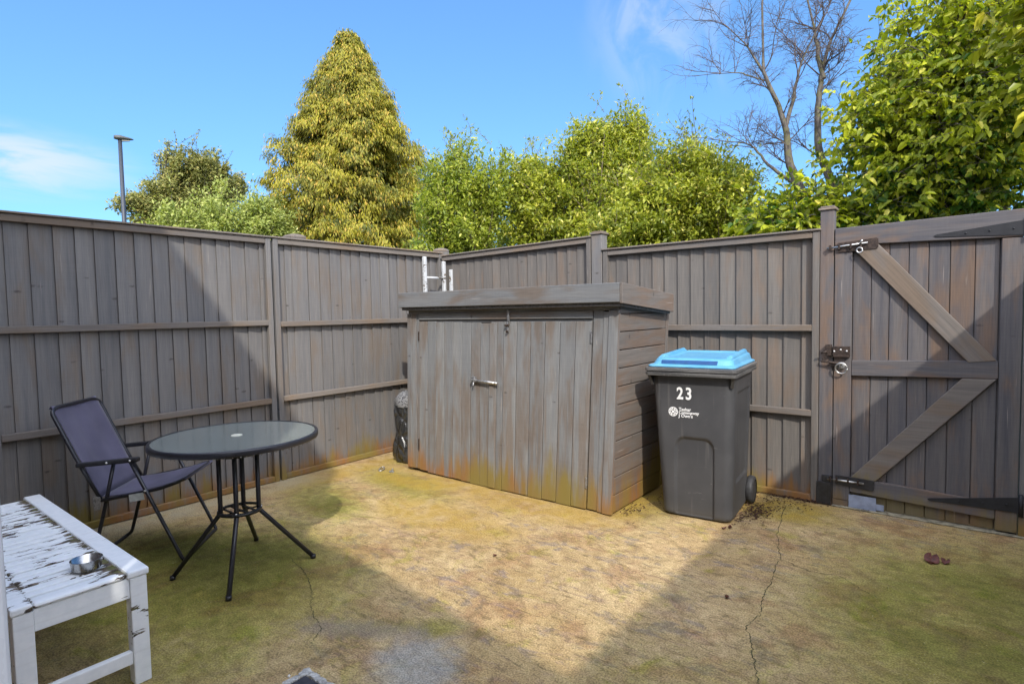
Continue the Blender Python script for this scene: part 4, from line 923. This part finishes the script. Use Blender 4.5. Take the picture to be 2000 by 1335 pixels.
def shrub(name, base, stems, blobs, n_br, per, leaf, mats, label, cat, group, seed, droop=.3, jit=.07, wide=.5, shape='rhomb', bark_m=None, start=.25, twig=.006, lift=.35, shoots=34, zmin=None, lit_grad=.0):
    """stems: stem top points relative to the base; blobs: (centre, radii, weight) in world space that the branches reach into"""
    g = np.random.default_rng(seed); b0 = np.array(base, float); root = empty(name, base, 0, label, cat, group)
    tk = MB()
    tops = [np.array(s, float) for s in stems]
    for i, s in enumerate(tops):
        mid = s*.5+g.normal(0, .08, 3); pts = bez(np.zeros(3)+np.array([.05*(i-1), .03*i, 0]), mid, s, np.linspace(0, 1, 8))
        r0 = .022*np.linalg.norm(s)**.6+.012; tk.tube(pts, [r0*(1-.72*t) for t in np.linspace(0, 1, 8)], 8)
    C_ = np.array([c for c, r, w in blobs], float); RR = np.array([r for c, r, w in blobs], float); ww = np.array([w for c, r, w in blobs], float); ww /= ww.sum()
    idx = g.choice(len(blobs), n_br, p=ww); u = unit(g.normal(0, 1, (n_br, 3))); rad = g.random(n_br)**.38
    rad *= 1+.26*np.sin(u[:, 0]*6+idx)*np.cos(u[:, 2]*7+seed)*np.cos(u[:, 1]*5)
    T = C_[idx]+u*RR[idx]*rad[:, None]-b0
    if zmin is not None: T[:, 2] = np.maximum(T[:, 2], zmin-b0[2]+g.random(n_br)*.3)
    P = []; D = []; N = []; S = []; Q = []
    for k in range(n_br):
        s = tops[np.argmin([np.linalg.norm(T[k][:2]-t[:2]*.7) for t in tops])]; f = np.clip(g.normal(start+.45*T[k][2]/max(s[2], 1), .1), .1, .98)
        a = s*f; L = np.linalg.norm(T[k]-a)
        m_ = (a+T[k])/2+np.array([0, 0, lift*L*.5])+g.normal(0, .08*L, 3)
        e = T[k]+np.array([0, 0, -droop*L*.25])
        t = np.linspace(0, 1, 6); pts = bez(a, m_, e, t)
        if k % 2 == 0: tk.tube(pts, [twig*(1.6-1.35*x)*(.6+.5*L) for x in t], 3, caps=False)
        nl = max(6, int(per*(.5+g.random())*min(1.6, .5+L)))
        tt = 1-g.random(nl)**1.5*.75; cpos = bez(a, m_, e, tt); tang = 2*(1-tt)[:, None]*(m_-a)+2*tt[:, None]*(e-m_)
        tang = unit(tang); j = g.normal(0, jit, (nl, 3))*(1.15-tt*.45)[:, None]
        side = unit(g.normal(0, 1, (nl, 3)))
        if shape == 'leaf':      # leaves sit in little sprigs along side twigs
            ns = max(2, nl//7); sp = g.integers(0, ns, nl); st = 1-g.random(ns)**1.4*.8; sc = bez(a, m_, e, st)+g.normal(0, jit*1.6, (ns, 3)); sdir = unit(g.normal(0, 1, (ns, 3))*np.array([1, 1, .45])+np.array([0, 0, -.15]))
            al = g.random(nl)[:, None]; cpos = sc[sp]+sdir[sp]*al*leaf*2.0; j = j*.12; sd = np.cross(sdir[sp], np.array([0, 0, 1.]))*np.where(np.arange(nl)%2 == 0, 1, -1)[:, None]; tang = sdir[sp]; side = unit(sd+g.normal(0, .35, (nl, 3)))
            for q_ in range(ns):
                if q_ % 2 == 0: tk.tube([sc[q_]-sdir[q_]*leaf, sc[q_]+sdir[q_]*leaf*2], [twig*.5, twig*.2], 3, caps=False)
        d = unit(tang*.55+side*.8+np.array([0, 0, -droop])); nn = unit(np.array([0, 0, .55])+LIGHT*.75+g.normal(0, .5, (nl, 3)))
        P.append(cpos+j); D.append(d); N.append(nn); S.append(leaf*(.35+1.0*g.random(nl)**1.3)*(.8+.4*g.random())); Q.append(np.clip(g.normal(.5+.36*np.sin(k*1.7), .2, nl)+lit_grad*(cpos[:, 2]/max(1, T[:, 2].max())-.6), 0, 1))
    for k in range(shoots):      # long thin shoots that stand out of the outline
        hi = np.argsort(T[:, 2]+g.normal(0, .35, n_br))[-max(8, n_br//4):]; a = T[g.choice(hi)]
        L = leaf*g.uniform(3.5, 8); dd = unit(np.array([[g.normal(0, .5), g.normal(0, .5), g.uniform(.4, 1.2)]]))[0]
        m_ = a+dd*L*.5; e = a+dd*L+np.array([g.normal(0, .1), g.normal(0, .1), -.12*L]); t = np.linspace(0, 1, 5); pts = bez(a, m_, e, t)
        tk.tube(pts, [twig*.8*(1-.8*x) for x in t], 3, caps=False); nl = g.integers(8, 20); tt = g.random(nl)
        P.append(bez(a, m_, e, tt)+g.normal(0, .012, (nl, 3))); D.append(unit(dd*.7+g.normal(0, .6, (nl, 3)))); N.append(g.normal(0, .6, (nl, 3))+np.array([0, 0, 1.])); S.append(leaf*(.5+.5*g.random(nl))); Q.append(np.clip(g.normal(.4, .2, nl), 0, 1))
    tk.build('trunk', bark_m, root, fixn=False)
    leaf_mesh('crown', np.concatenate(P), np.concatenate(D), np.concatenate(N), np.concatenate(S), np.concatenate(Q), mats, root, wide, shape)
    return root
bk_grey = bark('grey_brown_bark', (.06, .05, .04), (.14, .12, .095)); bk_pale = bark('pale_twig_bark', (.12, .09, .06), (.24, .19, .12)); bk_birch = bark('bare_tree_bark', (.06, .052, .045), (.155, .135, .115), (.13, .12, .06))
lf_bush = leaf_mat('bright_shrub_leaf', (.135, .185, .020), (.46, .48, .052), (.64, .58, .15), .42, .42, .14)
lf_bush2 = leaf_mat('mid_green_shrub_leaf', (.12, .18, .025), (.42, .465, .06), (.60, .57, .14), .42, .42, .10)
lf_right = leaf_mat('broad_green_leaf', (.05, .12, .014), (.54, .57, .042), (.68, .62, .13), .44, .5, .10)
lf_yell = leaf_mat('yellow_green_leaf', (.17, .22, .014), (.42, .41, .035), (.52, .46, .05), .42, .4, .15)
lf_pine = leaf_mat('olive_brown_needles', (.13, .145, .038), (.29, .285, .075), (.37, .31, .10), .2, .6, .2)
lf_con = leaf_mat('golden_cypress_spray', (.075, .095, .010), (.35, .315, .022), (.44, .30, .05), .28, .55, .22)
lf_left = leaf_mat('pale_green_shrub_leaf', (.20, .26, .05), (.37, .41, .10), (.48, .49, .17), .3, .45, .15)
BG = 'shrubs behind the back fence'
shrub('leafy_shrub', (-6.3, 6.9, 0), [(0, -.2, 3.6), (-.4, .1, 3.9), (.4, 0, 3.4), (-.3,-.4,3.0)], [((-6.25, 6.55, 3.05), (.62, .7, .95), 3), ((-6.15, 6.65, 3.8), (.42, .42, .5), 1.1), ((-6.55, 6.4, 3.5), (.32, .32, .45), .8), ((-5.75, 6.9, 3.5), (.4, .4, .5), .9), ((-6.5, 6.3, 2.4), (.35, .5, .5), .8)], 360, 72, .068, lf_bush2, 'bright green shrub with upright shoots next to the golden conifer', 'shrub', BG, 1, .2, .075, .42, bark_m=bk_pale, lift=.2)
shrub('leafy_shrub', (-5.6, 7.9, 0), [(0, 0, 3.6), (.5, -.1, 3.5), (-.4, .2, 3.4)], [((-5.45, 7.55, 3.1), (.7, .6, .8), 2), ((-5.55, 7.7, 3.75), (.42, .4, .4), .7), ((-5.85, 7.5, 3.7), (.32, .3, .4), .5)], 290, 70, .07, lf_bush, 'light green shrub filling the dip left of the tallest shrub', 'shrub', BG, 2, .35, .08, .42, bark_m=bk_pale)
shrub('leafy_shrub', (-4.6, 8.2, 0), [(0, 0, 4.0), (.5, .2, 4.1), (-.5, -.1, 3.8), (.2, -.4, 3.2)], [((-4.55, 8.2, 3.3), (.9, .8, .9), 3), ((-4.45, 8.35, 4.15), (.55, .5, .5), 1.5), ((-4.75, 8.2, 4.35), (.4, .4, .32), .8), ((-4.2, 8.4, 4.4), (.3, .3, .4), .5), ((-5.05, 8.0, 3.85), (.42, .4, .5), .9), ((-3.9, 8.4, 3.8), (.42, .4, .5), .9), ((-4.9, 7.8, 2.6), (.8, .6, .5), 1)], 600, 72, .07, lf_bush, 'tallest yellowish green shrub in the middle behind the fence', 'shrub', BG, 3, .35, .085, .42, bark_m=bk_pale)
shrub('leafy_shrub', (-3.7, 7.5, 0), [(0, 0, 2.9), (.4, .2, 2.8), (-.4, -.1, 2.7)], [((-3.75, 7.45, 2.65), (.75, .6, .62), 2.2), ((-3.5, 7.6, 3.1), (.5, .45, .42), 1)], 300, 72, .076, lf_bush, 'low shrub with arching pale sprays just above the fence post', 'shrub', BG, 4, .55, .085, .42, bark_m=bk_pale, lift=.5)
shrub('leafy_shrub', (-2.9, 8.2, 0), [(0, 0, 3.5), (.4, .1, 3.3), (-.4, -.1, 3.3)], [((-2.9, 8.1, 2.95), (.72, .7, .75), 2.4), ((-2.95, 8.15, 3.5), (.5, .45, .42), 1.2), ((-2.45, 8.1, 3.1), (.36, .4, .5), .6), ((-3.3, 8.1, 3.55), (.4, .4, .4), .8)], 380, 72, .068, lf_bush, 'yellow green shrub at the right end of the row by the bare tree', 'shrub', BG, 5, .35, .08, .42, bark_m=bk_pale)
shrub('leafy_shrub', (-1.75, 7.2, 0), [(0, 0, 2.2), (.3, .1, 2.3), (-.3, 0, 2.0)], [((-1.65, 7.1, 2.25), (.5, .4, .36), 2), ((-1.2, 7.2, 2.4), (.35, .4, .4), 1)], 190, 60, .09, lf_right, 'dark green low shrub at the foot of the bare tree', 'shrub', BG, 6, .3, .09, .6, 'leaf', bk_grey)
# low sparse shrub filling behind (lets the sky through)
shrub('leafy_shrub', (-6.9, 8.6, 0), [(0, 0, 2.4), (.6, .1, 2.6), (-.6, 0, 2.4)], [((-6.9, 8.4, 2.6), (1.0, .7, .9), 1), ((-5.7, 8.9, 2.7), (.9, .6, .8), 1)], 330, 60, .085, lf_bush2, 'darker shrub seen through the gaps low behind the first shrubs', 'shrub', BG, 7, .3, .11, .45, bark_m=bk_grey)
shrub('leafy_shrub', (-3.6, 9.3, 0), [(0, 0, 2.6), (.7, .1, 2.6), (-.7, 0, 2.5)], [((-3.9, 9.2, 2.5), (1.1, .6, .8), 1), ((-2.6, 9.3, 2.5), (1.0, .6, .8), 1)], 330, 60, .085, lf_bush2, 'shaded shrub deep behind the yellow green shrubs', 'shrub', BG, 8, .3, .11, .45, bark_m=bk_grey)
shrub('leafy_shrub', (-11.8, 5.4, 0), [(0, 0, 3.3), (.5, .9, 3.2), (-.3, -.9, 3.0)], [((-11.7, 5.7, 3.3), (.8, 1.0, .85), 2), ((-11.9, 4.9, 3.05), (.7, .9, .65), 1.6), ((-11.6, 6.4, 3.3), (.7, .7, .75), 1.2), ((-12.0, 4.4, 2.7), (.5, .6, .45), .6)], 620, 85, .075, lf_left, 'rounded pale green shrub over the left fence beside the lamp post', 'shrub', None, 9, .2, .09, .45, bark_m=bk_grey, lift=.1)
# distant olive brown tree
shrub('spreading_tree', (-35.2, 14.6, 0), [(0, 0, 10.5), (.6, 1.2, 9.0), (.2, -1.6, 8.0)], [((-35, 15.2, 10.3), (1.2, 1.7, 1.35), 2.2), ((-35, 13.6, 8.6), (1.3, 1.9, 1.0), 1.6), ((-35, 16.7, 9.2), (1.2, 1.7, .9), 1.2), ((-35.3, 12.0, 7.6), (1.0, 1.1, .9), .9), ((-35, 14.5, 7.5), (1.4, 3.0, 1.2), 1.6), ((-35.2, 17.6, 9.9), (.6, .9, .35), .3), ((-35.2, 13.7, 11.0), (.5, .6, .5), .25)], 400, 150, .17, lf_pine, 'distant olive brown tree behind the lamp post', 'tree', None, 12, .15, .17, .5, bark_m=bk_grey, lift=.15, twig=.02)
# bigger broad leaved tree on the right and the one hanging in from the corner
shrub('broadleaf_tree', (.3, 8.0, 0), [(0, 0, 4.6), (-.7, -.2, 4.2), (.8, -.1, 4.4), (-.5, -.5, 3.2)], [((-.25, 7.6, 3.1), (1.0, .8, .9), 3.6), ((-.75, 7.5, 2.65), (.5, .6, .5), 1.3), ((-.45, 7.7, 3.9), (.55, .7, .6), 1.6), ((-.1, 7.8, 4.7), (.75, .7, .7), 2.0), ((.6, 7.7, 3.6), (1.0, .9, 1.3), 4), ((1.2, 7.8, 4.6), (1.0, .9, .9), 2), ((-.8, 7.5, 3.6), (.36, .4, .4), 1.0), ((-.75, 7.6, 4.2), (.3, .4, .3), .6)], 570, 72, .080, lf_right, 'large broad leaved tree behind the gate', 'tree', None, 21, .6, .085, .52, 'leaf', bk_grey, zmin=2.0, lit_grad=1.6, lift=.55)  # leaf colour painted lighter towards the sunlit top, darker below
shrub('broadleaf_tree', (1.3, 5.9, 0), [(-.3, -.1, 4.2), (-.7, .0, 3.9), (.2, .2, 4.4)], [((.72, 5.7, 3.75), (.42, .5, .42), 2), ((.58, 5.6, 3.2), (.24, .4, .24), .9), ((.52, 5.6, 4.15), (.3, .4, .3), 1), ((1.3, 5.9, 4.2), (.9, .7, .8), 2)], 130, 50, .095, lf_yell, 'yellow green tree hanging into the top right corner over the gate', 'tree', None, 22, .5, .085, .6, 'leaf', bk_pale, lift=.25)

# golden conifer
def conifer():
    g = np.random.default_rng(31); root = empty('conifer_tree', (-12.05, 8.95, 0), 0, 'tall golden green conifer with drooping sprays, left of the shrubs', 'tree')
    tk = MB(); tk.tube([(0, 0, 0), (0, 0, 4), (0, 0, 8.0)], [.22, .14, .02], 10); tk.build('trunk', bk_grey, root)
    zp = np.array([.4, 2.2, 3.3, 4.4, 5.4, 6.36, 7.0, 7.6, 8.05, 8.3]); rp = np.array([2.3, 2.3, 2.12, 1.82, 1.42, 1.08, .78, .46, .2, .02])
    P = []; D = []; N = []; S = []; Q = []
    nb = 2500; z = 1.6+6.7*g.random(nb)**1.15
    for k in range(nb):
        a = g.uniform(0, 2*math.pi); lob = 1+.11*math.sin(3*a+z[k]*1.3)+.11*math.sin(5*a-z[k]*2.7)+g.normal(0, .10)
        r = np.interp(z[k], zp, rp)*lob*(1-.5*g.random()**1.7); o = np.array([math.cos(a), math.sin(a), 0]); tg = np.array([-o[1], o[0], 0])
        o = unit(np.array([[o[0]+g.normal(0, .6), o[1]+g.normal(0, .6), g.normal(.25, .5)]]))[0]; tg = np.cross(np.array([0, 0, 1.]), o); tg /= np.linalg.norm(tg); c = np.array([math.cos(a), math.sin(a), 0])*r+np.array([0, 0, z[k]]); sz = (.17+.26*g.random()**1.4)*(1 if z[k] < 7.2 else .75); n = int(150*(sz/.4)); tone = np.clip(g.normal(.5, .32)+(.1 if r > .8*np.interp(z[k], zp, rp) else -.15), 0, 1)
        # a spray: fans out and hangs over at the edge
        f = g.uniform(-1, 1, n); l = g.random(n)**.6
        p = c+o*(l*sz*.75-.25*sz)[:, None]+tg*(f*sz*.75*(.35+.65*l))[:, None]+np.array([0, 0, 1.])*((.10-.55*l**2)*sz*.8-.12*sz*np.abs(f))[:, None]+g.normal(0, .06, (n, 3))
        d = o*.6+tg*(f*.7)[:, None]+np.array([0, 0, -1.])*(.35+1.5*l)[:, None]+g.normal(0, .28, (n, 3))
        P.append(p); D.append(d); N.append(o*.5+np.array([0, 0, .6])+LIGHT*.4+g.normal(0, .35, (n, 3))); S.append(.06+.065*g.random(n)); Q.append(np.clip(tone+.35*(l-.55)+g.normal(0, .1, n), 0, 1))
    n = 9000; zz = .8+7.2*g.random(n)**1.2; aa = g.uniform(0, 2*math.pi, n); rr = np.interp(zz, zp, rp)*(.25+.42*g.random(n)); oo = np.stack([np.cos(aa), np.sin(aa), 0*aa], 1)
    P.append(oo*rr[:, None]+np.stack([0*zz, 0*zz, zz], 1)); D.append(oo*.5+g.normal(0, .5, (n, 3))+np.array([0, 0, -.7])); N.append(oo+g.normal(0, .4, (n, 3))); S.append(.20+.16*g.random(n)); Q.append(0*zz)   # inner filler leaves, coloured dark for the shaded inside of the crown
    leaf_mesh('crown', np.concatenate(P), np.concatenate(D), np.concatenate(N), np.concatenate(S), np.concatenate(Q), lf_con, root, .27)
conifer()

# bare tree with two stems
def bare_tree():
    root = empty('bare_tree', (-1.36, 8.0, 0), 0, 'leafless tree with two crooked lichen covered stems and drooping twigs', 'tree')
    q = random.Random(9); O = Vector((-1.36, 8.0, 0)); tk = MB(); tw = MB()
    def limb(pts, r0, r1, dest): 
        n = len(pts); dest.tube(pts, [r0+(r1-r0)*i/(n-1) for i in range(n)], 8 if r0 > .02 else 5, caps=False)
    def grow(p, d, L, r, depth):
        if depth == 0 or r < .0011: return
        pts = [p]; n = 5
        for i in range(n):
            d = (d+Vector((q.gauss(0, .16), q.gauss(0, .16), q.gauss(0, .10)-(.10 if depth <= 2 else -.05)))).normalized(); pts.append(pts[-1]+d*L/n)
        limb(pts, r, r*.55, tw if r < .012 else tk)
        for k in range(4 if depth > 2 else 3):
            i = q.randint(2, n); side = Vector((q.gauss(0, 1), q.gauss(0, .8), q.gauss(.25, .5))).normalized()
            grow(pts[i], (d*.6+side*.7).normalized(), L*q.uniform(.5, .8), r*.5, depth-1)
        grow(pts[-1], d, L*.7, r*.6, depth-1)
    def stem(world_pts, r0, r1, kids):
        P = smooth_path([Vector(p)-O for p in world_pts], .25, 4); P = [p+Vector((q.gauss(0, .006), q.gauss(0, .006), 0)) for p in P]
        limb(P, r0, r1, tk); n = len(P)
        for k in range(kids):
            i = int(n*q.uniform(.45, .98)); d = (P[min(i+1, n-1)]-P[i-1]).normalized()
            s = Vector((q.gauss(0, 1), q.gauss(0, .6), q.gauss(.3, .4))).normalized()
            grow(P[i], (d*.5+s*.7).normalized(), q.uniform(.22, .40), r1*.5+.003, 4)
        grow(P[-1], (P[-1]-P[-2]).normalized(), .42, r1, 4)
    stem([(-1.30, 8.0, 0), (-1.36, 7.95, 1.6), (-1.42, 7.87, 2.46), (-1.75, 7.81, 3.16), (-1.78, 7.80, 3.69), (-2.04, 7.74, 4.36), (-2.05, 7.73, 5.2)], .085, .012, 11)
    stem([(-1.79, 7.80, 3.62), (-1.70, 7.85, 4.0), (-1.66, 7.9, 4.35), (-1.48, 7.95, 4.75)], .026, .009, 7)
    stem([(-1.25, 8.1, 0), (-1.2, 8.2, 1.8), (-1.25, 8.21, 2.74), (-1.50, 8.16, 3.40), (-1.48, 8.17, 4.09), (-1.43, 8.18, 4.52), (-1.16, 8.22, 5.13)], .075, .014, 11)
    stem([(-1.45, 8.17, 4.25), (-1.52, 8.15, 4.75), (-1.62, 8.12, 5.3)], .028, .010, 6)
    stem([(-1.27, 8.2, 2.7), (-1.12, 8.15, 3.1), (-1.10, 8.1, 3.5)], .03, .010, 5)
    stem([(-1.62, 7.84, 2.88), (-1.98, 7.75, 3.2), (-2.15, 7.71, 3.49), (-2.42, 7.62, 3.55)], .022, .006, 6)
    stem([(-2.04, 7.74, 4.36), (-2.2, 7.7, 4.7), (-2.4, 7.62, 4.95)], .016, .006, 7)
    stem([(-2.0, 7.75, 4.25), (-2.3, 7.66, 4.4), (-2.5, 7.6, 4.42)], .010, .005, 6)
    tk.build('trunk', bk_birch, root, fixn=False); tw.build('twigs', bark('dark_twig', (.06, .045, .045), (.13, .10, .09)), root, fixn=False)
bare_tree()

# lamp post
lamp = empty('street_lamp', (-20.92, 6.78, 0), 0, 'slim dark street lamp post above the left fence', 'street lamp')
part('column', simple('lamp_column_paint', (.03, .037, .05), .5), lamp, lambda m: m.tube([(0, 0, 0), (0, 0, 3), (0, 0, 7.05)], [.085, .07, .055], 14))
hv = Vector((.07, .23, 0)).normalized(); hw2 = Vector((-hv.y, hv.x, 0))
def head(m):
    sec = [(-.16, .055, .07), (-.10, .11, .10), (.02, .13, .11), (.14, .11, .08), (.28, .075, .05), (.36, .03, .02)]; V = []; n = 10
    for u, w, h in sec:
        for k in range(n):
            a = 2*math.pi*k/n; V.append(tuple(hv*u+hw2*(w*math.cos(a))+Vector((0, 0, 7.10+h*math.sin(a)*(.8 if math.sin(a) > 0 else .55)))))
    F = [(i*n+k, i*n+(k+1) % n, (i+1)*n+(k+1) % n, (i+1)*n+k) for i in range(len(sec)-1) for k in range(n)]
    F += [tuple(reversed(range(n))), tuple((len(sec)-1)*n+k for k in range(n))]; m.add(V, F, .5, True)
lh = part('lamp_head', simple('lamp_head_paint', (.07, .072, .07), .5), lamp, head)
part('lamp_lens', simple('dull_lens', (.3, .3, .28), .2), lh, lambda m: m.prism([hv*.05+hw2*.07+Vector((0,0,7.03)), hv*.26+hw2*.04+Vector((0,0,7.06)), hv*.26-hw2*.04+Vector((0,0,7.06)), hv*.05-hw2*.07+Vector((0,0,7.03))], (0, 0, -.02)))
